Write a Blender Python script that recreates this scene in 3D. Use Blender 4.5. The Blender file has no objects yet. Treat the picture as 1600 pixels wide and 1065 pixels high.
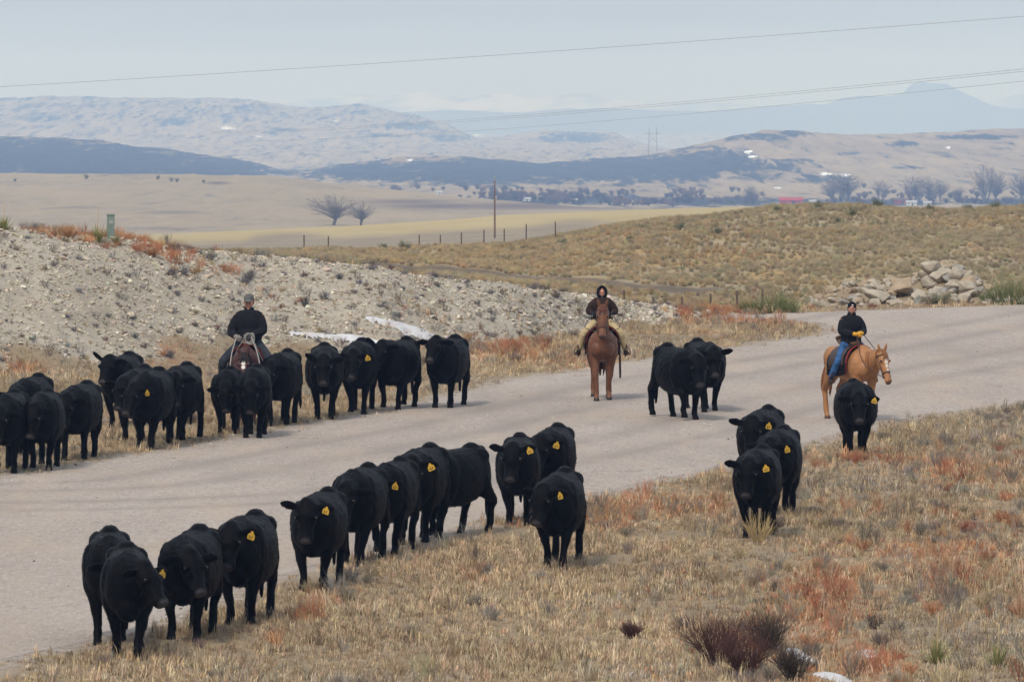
import bpy, bmesh, math, random
import numpy as np
from mathutils import Vector, Matrix

# ------------------------------------------------------------------ camera, sky, sun, exposure
S = bpy.context.scene
COL = S.collection
F = 11000.0            # focal length in photo pixels (1600 wide): a long telephoto
CZ = 8.06              # camera height over the ground under it
FS = 1.25              # spacing of everything beyond the yellow field
SLOPE = 150.0 / F      # the road climbs gently away from the camera
R = math.radians
cam_d = bpy.data.cameras.new('camera'); cam = bpy.data.objects.new('camera', cam_d); COL.objects.link(cam)
cam_d.sensor_width = 36; cam_d.lens = 36 * F / 1600; cam_d.clip_start = 1; cam_d.clip_end = 60000
cam.location = (0, 0, CZ); cam.rotation_euler = (R(90) - math.atan(382.5 / F), 0, 0)
S.camera = cam
SUN_EL, SUN_ROT = 48, 205
W_ = bpy.data.worlds.new('World'); S.world = W_; W_.use_nodes = True
wn, wl = W_.node_tree.nodes, W_.node_tree.links
wn.clear()
def WN(t, **k):
    n = wn.new(t)
    for a, b in k.items(): setattr(n, a, b)
    return n
sky = WN('ShaderNodeTexSky', sky_type='NISHITA', sun_disc=False, sun_elevation=R(SUN_EL), sun_rotation=R(SUN_ROT), altitude=1500, air_density=1.0, dust_density=3.0)
tc = WN('ShaderNodeTexCoord'); sep = WN('ShaderNodeSeparateXYZ'); wl.new(tc.outputs['Generated'], sep.inputs[0])
# overcast layer: brighter towards the zenith, soft wide cloud bands
mp = WN('ShaderNodeMapping'); mp.inputs['Scale'].default_value = (7.0, 7.0, 110.0); wl.new(tc.outputs['Generated'], mp.inputs[0])
nz = WN('ShaderNodeTexNoise'); nz.inputs['Scale'].default_value = 2.2; nz.inputs['Detail'].default_value = 5; nz.inputs['Roughness'].default_value = .5; wl.new(mp.outputs[0], nz.inputs['Vector'])
rmp = WN('ShaderNodeValToRGB'); wl.new(sep.outputs[2], rmp.inputs[0])
rmp.color_ramp.elements[0].position = 0.0; rmp.color_ramp.elements[0].color = (5.1, 5.7, 6.45, 1)
rmp.color_ramp.elements[1].position = 1.0; rmp.color_ramp.elements[1].color = (10.2, 11.0, 12.6, 1)
e = rmp.color_ramp.elements.new(0.02); e.color = (5.1, 5.65, 6.4, 1)
e = rmp.color_ramp.elements.new(0.10); e.color = (5.55, 6.2, 6.95, 1)
cr = WN('ShaderNodeMapRange'); wl.new(nz.outputs['Fac'], cr.inputs[0]); cr.inputs[1].default_value = .3; cr.inputs[2].default_value = .7; cr.inputs[3].default_value = .93; cr.inputs[4].default_value = 1.075
ml = WN('ShaderNodeVectorMath', operation='SCALE'); wl.new(rmp.outputs[0], ml.inputs[0]); wl.new(cr.outputs[0], ml.inputs['Scale'])
mx = WN('ShaderNodeMix', data_type='RGBA'); mx.inputs[0].default_value = 0.88
wl.new(sky.outputs[0], mx.inputs[6]); wl.new(ml.outputs[0], mx.inputs[7])
bg = WN('ShaderNodeBackground'); bg.inputs[1].default_value = 0.1; wl.new(mx.outputs[2], bg.inputs[0])
wo = WN('ShaderNodeOutputWorld'); wl.new(bg.outputs[0], wo.inputs[0])
sun_d = bpy.data.lights.new('sun', 'SUN'); sun_d.energy = 2.5; sun_d.angle = R(10); sun_d.color = (1.0, .90, .77)
sun = bpy.data.objects.new('sun', sun_d); COL.objects.link(sun)
sun.rotation_euler = (R(90 - SUN_EL), 0, R(180 - SUN_ROT)); sun.location = (0, 0, 60)
S.view_settings.view_transform = 'Standard'; S.view_settings.look = 'None'; S.view_settings.exposure = 0.0; S.view_settings.gamma = 1
S.render.engine = 'CYCLES'; S.cycles.volume_bounces = 1; S.cycles.max_bounces = 6; S.cycles.transparent_max_bounces = 4

# ------------------------------------------------------------------ numpy noise
def _h(ix, iy, s):
    n = (ix.astype(np.int64) * 374761393 + iy.astype(np.int64) * 668265263 + s * 1442695041) & 0xffffffff
    n = ((n ^ (n >> 13)) * 1274126177) & 0xffffffff
    return ((n ^ (n >> 16)) & 0xffff) / 65535.0
def vnoise(x, y, s=0):
    x = np.asarray(x, float); y = np.asarray(y, float)
    ix = np.floor(x); iy = np.floor(y); fx = x - ix; fy = y - iy
    fx = fx * fx * fx * (fx * (fx * 6 - 15) + 10); fy = fy * fy * fy * (fy * (fy * 6 - 15) + 10)
    a = _h(ix, iy, s); b = _h(ix + 1, iy, s); c = _h(ix, iy + 1, s); d = _h(ix + 1, iy + 1, s)
    return (a + (b - a) * fx) * (1 - fy) + (c + (d - c) * fx) * fy
def fbm(x, y, s=0, o=4, g=.5):
    t = 0; a = 1; n = 0
    for k in range(o):
        t = t + a * vnoise(x * 2 ** k, y * 2 ** k, s + k * 17); n += a; a *= g
    return t / n * 2 - 1
def sstep(a, b, x):
    t = np.clip((x - a) / (b - a), 0, 1); return t * t * (3 - 2 * t)

# ------------------------------------------------------------------ terrain: one height function
# stages along a line of sight: distance d and apparent elevation (photo row) of toes, crests and hollows
def K(*p): return np.array([q[0] for q in p], float), np.array([q[1] for q in p], float)
def base_row(d): return F * CZ / d
toeY = K((-900, 640), (-300, 610), (0, 590), (200, 580), (400, 566), (600, 562), (800, 545), (1000, 512), (1130, 498), (1230, 488), (1600, 476), (2000, 462), (2600, 445))
crestY = K((-900, 315), (-300, 335), (0, 355), (100, 366), (200, 378), (300, 388), (400, 397), (600, 424), (800, 450), (1000, 474), (1130, 492), (1230, 486), (1600, 474), (2000, 460), (2600, 443))
crestL = K((-900, 10), (0, 8), (600, 7), (1000, 5), (1130, 3), (2600, 3))
ST = [  # (depth knots, row knots) after the bank crest
    (K((0, 30), (2600, 30)), K((-900, 420), (0, 440), (300, 460), (800, 500), (1130, 535), (2600, 520)), 'rel'),
    (K((0, 300), (2600, 300)), K((-900, 400), (300, 412), (500, 424), (700, 442), (900, 462), (1100, 486), (1300, 480), (1600, 472), (2600, 460)), 'abs'),
    (K((-900, 430), (800, 430), (1000, 420), (2600, 420)), K((-900, 396), (300, 394), (500, 391), (700, 389), (800, 387), (870, 374), (950, 358), (1030, 345), (1100, 341), (1200, 330), (1300, 326), (1400, 324), (1600, 327), (2000, 322), (2600, 326)), 'abs'),
    (K((0, 520), (2600, 520)), K((-900, 420), (700, 410), (1000, 400), (2600, 400)), 'abs'),
    (K((0, 640), (2600, 640)), K((-900, 396), (900, 394), (2600, 380)), 'abs'),
    (K((0, 960), (2600, 960)), K((-900, 376), (0, 372), (270, 365), (400, 359), (560, 352), (700, 343), (800, 335), (1000, 327), (1150, 323), (2600, 330)), 'abs'),
    (K((0, 1120), (2600, 1120)), K((-900, 390), (2600, 350)), 'abs'),
    (K((0, 1500), (2600, 1500)), K((-900, 380), (0, 372), (600, 366), (900, 345), (2600, 340)), 'abs'),
    (K((0, 2400), (2600, 2350)), K((-900, 268), (200, 272), (430, 275), (560, 290), (700, 305), (850, 318), (1000, 328), (2600, 332)), 'abs'),
    (K((0, 2700), (2600, 2700)), K((-900, 300), (400, 300), (700, 316), (900, 326), (2600, 328)), 'abs'),
    (K((0, 3600), (2600, 3600)), K((-900, 290), (500, 292), (800, 297), (1000, 300), (1300, 300), (2600, 298)), 'abs'),
    (K((0, 5400), (2600, 5400)), K((-900, 205), (-200, 212), (0, 215), (100, 217), (180, 226), (330, 244), (400, 258), (440, 270), (480, 270), (520, 262), (600, 250), (700, 245), (800, 252), (850, 258), (900, 254), (1000, 246), (1060, 234), (1110, 222), (1160, 211), (1200, 205), (1250, 206), (1280, 211), (1330, 213), (1450, 210), (1600, 203), (2000, 196), (2600, 215)), 'abs'),
    (K((0, 6300), (2600, 6300)), K((-900, 262), (480, 268), (700, 262), (2600, 250)), 'abs'),
    (K((0, 7800), (2600, 7800)), K((-900, 240), (500, 238), (800, 240), (1030, 238), (2600, 240)), 'abs'),
    (K((0, 10800), (2600, 10800)), K((-900, 160), (-200, 150), (0, 155), (80, 153), (330, 156), (400, 158), (450, 168), (480, 170), (510, 170), (560, 164), (600, 172), (650, 182), (700, 196), (745, 218), (800, 214), (850, 205), (900, 208), (960, 209), (990, 222), (1050, 236), (2600, 238)), 'abs'),
    (K((0, 12300), (2600, 12300)), K((-900, 235), (2600, 236)), 'abs'),
    (K((0, 15200), (2600, 15200)), K((-900, 215), (600, 212), (2600, 208)), 'abs'),
]
HEAP = K((1240, 492), (1272, 470), (1300, 458), (1335, 448), (1370, 450), (1400, 446), (1430, 443), (1455, 430), (1475, 426), (1500, 433), (1530, 443), (1556, 462), (1578, 490))
def stages(X):
    toe = F * CZ / np.interp(X, *toeY)
    cd = toe + np.interp(X, *crestL); cy = np.interp(X, *crestY)
    D = [toe, cd]; Y = [base_row(toe), cy]
    for dk, yk, m in ST:
        d = np.interp(X, *dk)
        if m == 'rel': d = cd + d
        if m == 'abs': d = np.where(d > 1400, d * FS, d)
        D.append(d); Y.append(np.interp(X, *yk))
    return np.array(D), np.array(Y)
def terrain(x, y):
    x = np.asarray(x, float); y = np.asarray(y, float); shp = np.broadcast(x, y).shape
    x = np.broadcast_to(x, shp).ravel(); y = np.broadcast_to(y, shp).ravel()
    d = np.maximum(y, 1.0); X = 800 + F * x / d
    X = np.clip(X, -900, 2600)
    # soften the column-to-column knots
    D, Y = stages(X)
    row = base_row(d)
    for k in range(len(D) - 1):
        m = (d >= D[k]) & (d < D[k + 1])
        t = (d[m] - D[k][m]) / (D[k + 1][m] - D[k][m])
        s = t * t * (3 - 2 * t) * .6 + .4 * t
        row[m] = Y[k][m] + (Y[k + 1][m] - Y[k][m]) * s
    row[d >= D[-1]] = Y[-1][d >= D[-1]]
    z = CZ + (150 - row) / F * d
    bank = bankmask(X, d, D)
    z = z + bank * (fbm(x * .9, y * .5, 3, 4) * .16 + fbm(x * 3.5, y * 3.5, 5, 3) * .045)
    offroad = sstep(0, 1.0, -road_in(x, y)) * (d < 320)
    z = z + offroad * (fbm(x * .35, y * .35, 8, 3) * .08 + fbm(x * 2.5, y * 2.5, 9, 2) * .02)
    m = sstep(D[2], D[3], d) * (1 - sstep(520, 640, d))
    z = z + m * (fbm(x * .12, y * .06, 11, 4) * .42 + fbm(x * 1.1, y * 1.1, 12, 3) * .09)
    m = sstep(1200, 1700, d)
    z = z + m * fbm(x / 30, y / 150, 14, 5) * np.minimum(d / F * 3.2, 1.6)
    m = sstep(4000, 5200, d)
    z = z + m * (1 - np.abs(fbm(x / 24, y / 190, 15, 5)) * 2) * d / F * 3.4
    m = (X > 1240) & (X < 1575) & (d > 186.4) & (d < 200)
    if m.any():
        pk = CZ + (150 - np.interp(X[m], *HEAP)) / F * 190.5; pr = sstep(186.6, 190.8, d[m]) * (1 - sstep(191.2, 199, d[m]))
        z[m] = np.maximum(z[m], z[m] + (pk - z[m]) * pr)
    return z.reshape(shp)
def bankmask(X, d, D):
    return sstep(D[0] - .5, D[0] + 1.5, d) * (1 - sstep(D[1] + 2, D[1] + 6, d)) * (1 - sstep(1110, 1190, X))
def GP(X, Y):          # a point of the flat near ground seen at photo pixel X, Y
    d = F * CZ / Y; return ((X - 800) / F * d, d)
ROAD_PX = [(-900, 935), (-400, 822), (0, 742), (250, 700), (470, 663), (700, 613), (800, 592), (1000, 561), (1150, 541), (1288, 519), (1268, 507), (1200, 499.5), (1120, 497), (1130, 490),
           (1230, 488.5), (1350, 484), (1600, 474.5), (2000, 461), (2600, 444), (2600, 500), (2000, 570), (1800, 602), (1600, 634), (1460, 652), (1300, 690), (1130, 735), (940, 780), (757, 824), (600, 865), (450, 908), (300, 965), (100, 1020), (0, 1052), (-300, 1150), (-900, 1290)]
ROAD = np.array([GP(a, b) for a, b in ROAD_PX])
def road_in(x, y):     # signed distance to the gravel edge, positive on the gravel
    x = np.asarray(x, float); y = np.asarray(y, float)
    best = np.full(x.shape, 1e9); inside = np.zeros(x.shape, bool)
    n = len(ROAD)
    near = (y < 260)
    xx = x[near]; yy = y[near]; b = np.full(xx.shape, 1e9); ins = np.zeros(xx.shape, bool)
    for i in range(n):
        ax, ay = ROAD[i]; bx, by = ROAD[(i + 1) % n]
        dx, dy = bx - ax, by - ay
        t = np.clip(((xx - ax) * dx + (yy - ay) * dy) / (dx * dx + dy * dy), 0, 1)
        b = np.minimum(b, np.hypot(xx - ax - t * dx, yy - ay - t * dy))
        c = ((ay > yy) != (by > yy)) & (xx < (bx - ax) * (yy - ay) / (by - ay + 1e-12) + ax)
        ins ^= c
    best[near] = np.where(ins, b, -b)
    best[~near] = -1e3
    w = fbm(x * .9, y * .35, 21, 3) * .28
    return best + w
def T(x, y): return float(terrain(np.array([x]), np.array([y]))[0])
def on_row(X, Y, d0, d1, n=400):   # first terrain point between d0 and d1 whose apparent row is Y
    d = np.linspace(d0, d1, n); x = (X - 800) / F * d
    r = 150 - (terrain(x, d) - CZ) / d * F
    i = int(np.argmax(r <= Y)) if (r <= Y).any() else int(np.argmin(np.abs(r - Y)))
    return Vector((x[i], d[i], T(x[i], d[i])))

# ------------------------------------------------------------------ object helpers
def tag(o, label=None, cat=None, group=None, kind=None):
    if label: o['label'] = label
    if cat: o['category'] = cat
    if group: o['group'] = group
    if kind: o['kind'] = kind
    return o
def link(name, me, mat=None, parent=None, smooth=True):
    o = bpy.data.objects.new(name, me); COL.objects.link(o)
    if mat is not None:
        me.materials.clear()
        for m in (mat if isinstance(mat, (list, tuple)) else [mat]): me.materials.append(m)
    if smooth: me.polygons.foreach_set('use_smooth', [True] * len(me.polygons))
    if parent: o.parent = parent
    return o
def mesh(name, v, f):
    me = bpy.data.meshes.new(name)
    me.from_pydata([tuple(p) for p in v], [], [tuple(q) for q in f]); me.update(); return me
def empty(name, loc=(0, 0, 0), rz=0):
    o = bpy.data.objects.new(name, None); COL.objects.link(o); o.location = loc; o.rotation_euler = (0, 0, rz); o.empty_display_size = .2
    return o
def grid_mesh(name, x, y, z, keep=None, attrs=None):
    r, c = x.shape
    v = np.stack([x, y, z], -1).reshape(-1, 3)
    i = np.arange(r * c).reshape(r, c)
    q = np.stack([i[:-1, :-1], i[:-1, 1:], i[1:, 1:], i[1:, :-1]], -1).reshape(-1, 4)
    if keep is not None: q = q[keep.reshape(-1)[q].min(1) > 0]
    used = np.zeros(len(v), bool); used[q.ravel()] = True
    re = np.cumsum(used) - 1
    v = v[used]; q = re[q]
    me = bpy.data.meshes.new(name)
    me.vertices.add(len(v)); me.vertices.foreach_set('co', v.ravel().astype(np.float32))
    me.loops.add(q.size); me.loops.foreach_set('vertex_index', q.ravel().astype(np.int32))
    me.polygons.add(len(q)); me.polygons.foreach_set('loop_start', (np.arange(len(q)) * 4).astype(np.int32))
    me.polygons.foreach_set('use_smooth', np.ones(len(q), bool))
    me.update(calc_edges=True)
    for k, a in (attrs or {}).items():
        at = me.attributes.new(k, 'FLOAT', 'POINT'); at.data.foreach_set('value', a.reshape(-1)[used].astype(np.float32))
    return me

# ------------------------------------------------------------------ materials
class Mat:
    def __init__(s, name, rough=.9, spec=.2):
        s.m = bpy.data.materials.new(name); s.m.use_nodes = True; s.n = s.m.node_tree.nodes; s.l = s.m.node_tree.links
        s.b = s.n['Principled BSDF']; s.b.inputs['Roughness'].default_value = rough; s.b.inputs['Specular IOR Level'].default_value = spec
        s.geo = s.n.new('ShaderNodeNewGeometry'); s.tcn = s.n.new('ShaderNodeTexCoord')
        s.pos = s.geo.outputs['Position']; s.obj = s.tcn.outputs['Object']
    def noise(s, scale, detail=4, rough=.55, vec=None, stretch=None, dist=0):
        n = s.n.new('ShaderNodeTexNoise'); n.inputs['Scale'].default_value = scale; n.inputs['Detail'].default_value = detail; n.inputs['Roughness'].default_value = rough; n.inputs['Distortion'].default_value = dist
        v = vec or s.pos
        if stretch:
            m = s.n.new('ShaderNodeMapping'); m.inputs['Scale'].default_value = stretch; s.l.new(v, m.inputs[0]); v = m.outputs[0]
        s.l.new(v, n.inputs['Vector']); return n.outputs['Fac']
    def vor(s, scale, feature='F1', out='Color', vec=None):
        n = s.n.new('ShaderNodeTexVoronoi'); n.feature = feature; n.inputs['Scale'].default_value = scale; s.l.new(vec or s.pos, n.inputs['Vector']); return n.outputs[out]
    def attr(s, name, t='GEOMETRY', out='Fac'):
        n = s.n.new('ShaderNodeAttribute'); n.attribute_name = name; n.attribute_type = t; return n.outputs[out]
    def rng(s, f, a, b, c=0, d=1):
        n = s.n.new('ShaderNodeMapRange'); s.l.new(f, n.inputs[0])
        for i, q in enumerate((a, b, c, d)): n.inputs[i + 1].default_value = q
        return n.outputs[0]
    def math(s, op, a, b=0):
        n = s.n.new('ShaderNodeMath'); n.operation = op
        for i, q in enumerate((a, b)):
            if hasattr(q, 'is_linked') or hasattr(q, 'links'): s.l.new(q, n.inputs[i])
            else: n.inputs[i].default_value = q
        return n.outputs[0]
    def mix(s, f, a, b, mode='MIX'):
        n = s.n.new('ShaderNodeMix'); n.data_type = 'RGBA'; n.blend_type = mode; n.clamp_factor = True
        for i, q in ((0, f), (6, a), (7, b)):
            if isinstance(q, (int, float)): n.inputs[i].default_value = q
            elif isinstance(q, tuple): n.inputs[i].default_value = (*q, 1)
            else: s.l.new(q, n.inputs[i])
        return n.outputs[2]
    def col(s, c):
        if isinstance(c, tuple): s.b.inputs['Base Color'].default_value = (*c, 1)
        else: s.l.new(c, s.b.inputs['Base Color'])
        return s
    def bump(s, f, dist=.02, strength=.6):
        n = s.n.new('ShaderNodeBump'); n.inputs['Distance'].default_value = dist; n.inputs['Strength'].default_value = strength
        s.l.new(f, n.inputs['Height'])
        if s.b.inputs['Normal'].is_linked: s.l.new(s.b.inputs['Normal'].links[0].from_socket, n.inputs['Normal'])
        s.l.new(n.outputs[0], s.b.inputs['Normal']); return s
def simple(name, c, var=.25, scale=6, rough=.85, spec=.2, bump=.004, vec='obj'):
    m = Mat(name, rough, spec); v = m.obj if vec == 'obj' else m.pos
    f = m.rng(m.noise(scale, 5, .6, v), .3, .7)
    m.col(m.mix(f, tuple(q * (1 - var) for q in c), tuple(min(1, q * (1 + var)) for q in c)))
    if bump: m.bump(m.noise(scale * 4, 4, .6, v), bump)
    return m.m

STRAW, TAN, RUST = (.36, .265, .15), (.30, .235, .165), (.36, .13, .06)
def ground_mat():
    m = Mat('ground_soil', .95, .1)
    n1 = m.rng(m.noise(.35, 5), .35, .65); n2 = m.rng(m.noise(3.5, 5, .65), .32, .68); n3 = m.rng(m.noise(22, 4, .7), .3, .7)
    g = m.mix(n1, (.29, .215, .135), (.25, .20, .14))
    g = m.mix(m.math('MULTIPLY', n2, .75), g, (.20, .155, .105))
    g = m.mix(m.math('MULTIPLY', n3, .45), g, (.37, .29, .18))
    # mound: olive and grey brush, ochre strips
    md = m.attr('mound')
    mo = m.mix(m.rng(m.noise(.09, 5, .6), .4, .6), (.38, .30, .18), (.31, .25, .165))
    mo = m.mix(m.rng(m.noise(.8, 5, .75), .45, .65), mo, (.20, .18, .12))
    mo = m.mix(m.rng(m.noise(.05, 4, .6, stretch=(1, 2.5, 1)), .52, .62), mo, (.36, .24, .105))
    mo = m.mix(m.math('MULTIPLY', m.rng(m.noise(2.2, 3, .8), .5, .7), .6), mo, (.30, .26, .17))
    g = m.mix(md, g, mo)
    # red weeds
    rd = m.math('MULTIPLY', m.attr('red'), m.rng(m.noise(2.5, 4, .7), .38, .6))
    g = m.mix(m.math('MULTIPLY', rd, .75), g, (.30, .115, .06))
    # chalky rubble bank
    b = m.mix(m.rng(m.noise(1.2, 5, .6), .35, .65), (.42, .375, .30), (.34, .30, .235))
    vo = m.n.new('ShaderNodeTexVoronoi'); vo.inputs['Scale'].default_value = 7; m.l.new(m.pos, vo.inputs['Vector'])
    b = m.mix(m.rng(vo.outputs['Distance'], .0, .5), m.mix(.3, b, (.48, .44, .37)), b)
    b = m.mix(m.math('MULTIPLY', m.rng(m.noise(5, 5, .75), .52, .66), .6), b, (.15, .13, .11))
    b = m.mix(m.math('MULTIPLY', m.rng(m.noise(.5, 5, .7, stretch=(1, .6, 1)), .52, .66), .5), b, (.245, .205, .155))
    g = m.mix(m.attr('bank'), g, b)
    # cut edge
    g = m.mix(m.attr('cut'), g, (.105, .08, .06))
    # gravel
    gr = gravel(m)
    ev = m.math('ADD', m.attr('road'), m.rng(m.noise(4.5, 5, .7), .3, .7, -.55, .55))
    g = m.mix(m.rng(ev, -.25, .35), g, gr)
    m.col(g)
    m.bump(m.noise(30, 4, .8), .03, .7); m.bump(m.noise(6, 4, .6), .05, .5)
    return m.m
def gravel(m):
    a = m.rng(m.noise(.45, 4, .6, stretch=(1, .35, 1)), .35, .65)
    g = m.mix(a, (.36, .303, .252), (.41, .35, .295))
    g = m.mix(m.rng(m.noise(9, 5, .75, stretch=(1, .3, 1)), .34, .62), m.mix(.5, g, (.22, .19, .17)), g)
    g = m.mix(m.math('MULTIPLY', m.rng(m.noise(24, 4, .8, stretch=(1, .16, 1)), .5, .64), .55), g, (.52, .475, .43))
    g = m.mix(m.math('MULTIPLY', m.rng(m.noise(20, 4, .8, stretch=(1.1, .17, 1)), .54, .66), .45), g, (.20, .175, .155))
    g = m.mix(m.math('MULTIPLY', m.rng(m.noise(38, 3, .8), .56, .7), .6), g, (.50, .46, .41))
    g = m.mix(m.math('MULTIPLY', m.rng(m.noise(55, 2, .8, stretch=(1, .8, 1)), .57, .68), .5), g, (.16, .14, .125))
    return g
def road_mat():
    m = Mat('road_gravel', .95, .12)
    g = gravel(m)
    g = m.mix(m.math('MULTIPLY', m.math('MULTIPLY', m.attr('track'), m.rng(m.noise(.7, 4, .7, stretch=(1, .3, 1)), .25, .5)), .62), g, (.25, .215, .19))
    g = m.mix(m.math('MULTIPLY', m.rng(m.noise(3.2, 3, .6, stretch=(1, .45, 1)), .63, .70), .5), g, (.20, .17, .15))
    g = m.mix(m.math('MULTIPLY', m.rng(m.noise(.6, 4, .6, stretch=(1.2, .3, 1)), .5, .7), .5), g, (.42, .33, .245))
    g = m.mix(m.math('MULTIPLY', m.rng(m.noise(.33, 5, .65, stretch=(1, .25, 1)), .52, .68), .35), g, (.24, .21, .19))
    m.col(g); m.bump(m.noise(40, 4, .8), .02, .6); m.bump(m.noise(8, 4, .6), .03, .4)
    return m.m
def prairie_mat():
    m = Mat('prairie_grass', .95, .05)
    g = m.mix(m.rng(m.noise(.03, 5, .6, stretch=(1, .25, 1)), .35, .65), (.315, .25, .15), (.245, .20, .13))
    g = m.mix(m.math('MULTIPLY', m.rng(m.noise(.2, 6, .75, stretch=(1, .12, 1)), .42, .62), .7), g, (.33, .265, .185))
    g = m.mix(m.math('MULTIPLY', m.rng(m.noise(.05, 5, .65, stretch=(1, .16, 1), dist=1.2), .6, .7), .6), g, (.13, .11, .10))
    y = m.mix(m.rng(m.noise(.05, 5, .6, stretch=(1, .4, 1)), .35, .65), (.37, .30, .155), (.42, .34, .19))
    y = m.mix(m.math('MULTIPLY', m.rng(m.noise(.35, 4, .7), .4, .7), .4), y, (.28, .225, .13))
    lo = m.mix(m.rng(m.noise(.2, 4, .7, stretch=(1, .4, 1)), .4, .65), (.235, .195, .145), (.29, .24, .165))
    g = m.mix(m.attr('field'), g, m.mix(m.attr('gold'), lo, y))
    g = m.mix(m.attr('wood'), g, (.10, .075, .075))
    m.col(g); return m.m
def hill_mat(name, grass, grass2, wood, snow=True):
    m = Mat(name, .95, .05)
    g = m.mix(m.rng(m.noise(.03, 6, .65, stretch=(1, .08, 1)), .4, .6), grass, grass2)
    g = m.mix(m.math('MULTIPLY', m.rng(m.noise(.07, 7, .72, stretch=(1, .07, 1), dist=.5), .46, .66), .45), g, tuple(q * .55 for q in grass2))
    w = m.math('ADD', m.attr('wood'), m.rng(m.noise(.07, 8, .72, stretch=(1, .05, 1), dist=.8), .25, .75, -.8, .8))
    g = m.mix(m.rng(w, .30, .66), g, m.mix(m.rng(m.noise(.3, 5, .7, stretch=(1, .2, 1)), .4, .65), wood, tuple(q * 2.6 for q in wood)))
    s = m.math('ADD', m.attr('snow'), m.rng(m.noise(.2, 5, .6, stretch=(1, .2, 1)), .3, .7, -.5, .5))
    g = m.mix(m.rng(s, .5, .6), g, (.8, .82, .85))
    m.col(g); return m.m

# ------------------------------------------------------------------ ground meshes
def rows_near():
    d = [68.0]
    while d[-1] < 565:
        q = d[-1]
        st = q * q / 88660 * 1.0
        st = min(st, .30) if q < 200 else (.55 if q < 300 else .9)
        d.append(q + st)
    return np.array(d)
XN = np.concatenate([np.arange(-900, -60, 12), np.arange(-60, 1660, 4.6), np.arange(1664, 2600, 12)])
def blob(X, Y, lst):
    m = np.zeros(X.shape)
    for cx, cy, rx, ry, a in lst:
        m = np.maximum(m, a * (1 - sstep(.1, 1.35, np.hypot((X - cx) / rx, (Y - cy) / ry))))
    return m
RED_LINE = K((-200, 350), (30, 356), (150, 372), (230, 392), (300, 418), (380, 440), (460, 462), (520, 470))
def near_attrs(x, y, z):
    X = 800 + F * x / y; Yr = 150 - (z - CZ) / y * F
    D, _ = stages(np.clip(X, -900, 2600).ravel()); D = D.reshape(len(D), *X.shape)
    bank = bankmask(X, y, D) * sstep(.0, 1.0, (y - D[0]) - .8 + fbm(x * .8, y * .8, 31, 3) * 1.6)
    red = np.zeros(X.shape)
    ly = np.interp(X, *RED_LINE)
    red = np.maximum(red, (1 - sstep(9, 30, np.abs(Yr - ly))) * sstep(20, 90, X) * (1 - .6 * sstep(330, 400, X)) * (1 - sstep(430, 520, X)) * (y < 190))
    near = (y < 200)
    red = np.maximum(red, near * blob(X, Yr, [(790, 545, 90, 22, 1), (740, 540, 60, 20, .8), (1120, 490, 90, 9, 1), (1180, 500, 110, 10, .9), (1090, 500, 60, 10, .7), (620, 480, 30, 14, .7), (480, 470, 50, 12, .6), (690, 495, 40, 12, .6), (30, 575, 60, 14, .9), (260, 555, 60, 28, .6), (1050, 790, 140, 22, .8), (950, 815, 60, 18, .7), (860, 815, 90, 12, .6), (1500, 730, 90, 30, .5), (1290, 950, 90, 70, .9), (1340, 1040, 70, 30, 1), (1480, 880, 130, 60, .5), (480, 968, 30, 8, .9), (425, 1002, 16, 7, .9), (530, 930, 40, 16, .6), (745, 905, 22, 7, .8), (1370, 720, 110, 14, .4), (900, 560, 80, 18, .5)]))
    mound = sstep(0, 1, (y - D[1] - 8) / 12)
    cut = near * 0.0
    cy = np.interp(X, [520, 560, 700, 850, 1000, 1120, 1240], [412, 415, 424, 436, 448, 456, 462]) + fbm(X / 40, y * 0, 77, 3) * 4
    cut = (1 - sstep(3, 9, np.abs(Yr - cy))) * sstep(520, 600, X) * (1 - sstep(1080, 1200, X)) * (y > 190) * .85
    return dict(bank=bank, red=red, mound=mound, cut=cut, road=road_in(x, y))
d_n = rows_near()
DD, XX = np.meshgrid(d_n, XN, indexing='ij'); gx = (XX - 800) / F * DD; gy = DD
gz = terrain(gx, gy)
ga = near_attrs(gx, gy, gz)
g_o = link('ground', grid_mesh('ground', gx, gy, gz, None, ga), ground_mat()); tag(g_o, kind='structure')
# gravel road: a sheet just above the ground
keep = (ga['road'] > .35) & (gy < 215)
# worn tracks along the road
ll = np.array([GP(a, b) for a, b in [(0, 742), (250, 700), (470, 663), (800, 592), (1150, 541), (1500, 480)]])
def polydist(x, y, P):
    b = np.full(x.shape, 1e9)
    for i in range(len(P) - 1):
        ax, ay = P[i]; dx, dy = P[i + 1] - P[i]
        t = np.clip(((x - ax) * dx + (y - ay) * dy) / (dx * dx + dy * dy), 0, 1)
        b = np.minimum(b, np.hypot(x - ax - t * dx, y - ay - t * dy))
    return b
pd = polydist(gx, gy, ll)
tr = np.zeros(gx.shape)
for c, w in ((2.2, .35), (4.0, .4), (6.6, .4), (8.4, .35)): tr = np.maximum(tr, np.exp(-((pd - c) / w) ** 2))
road_me = grid_mesh('road', gx, gy, gz + .003, keep, dict(track=tr))
tag(link('road', road_me, road_mat()), kind='structure')

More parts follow.
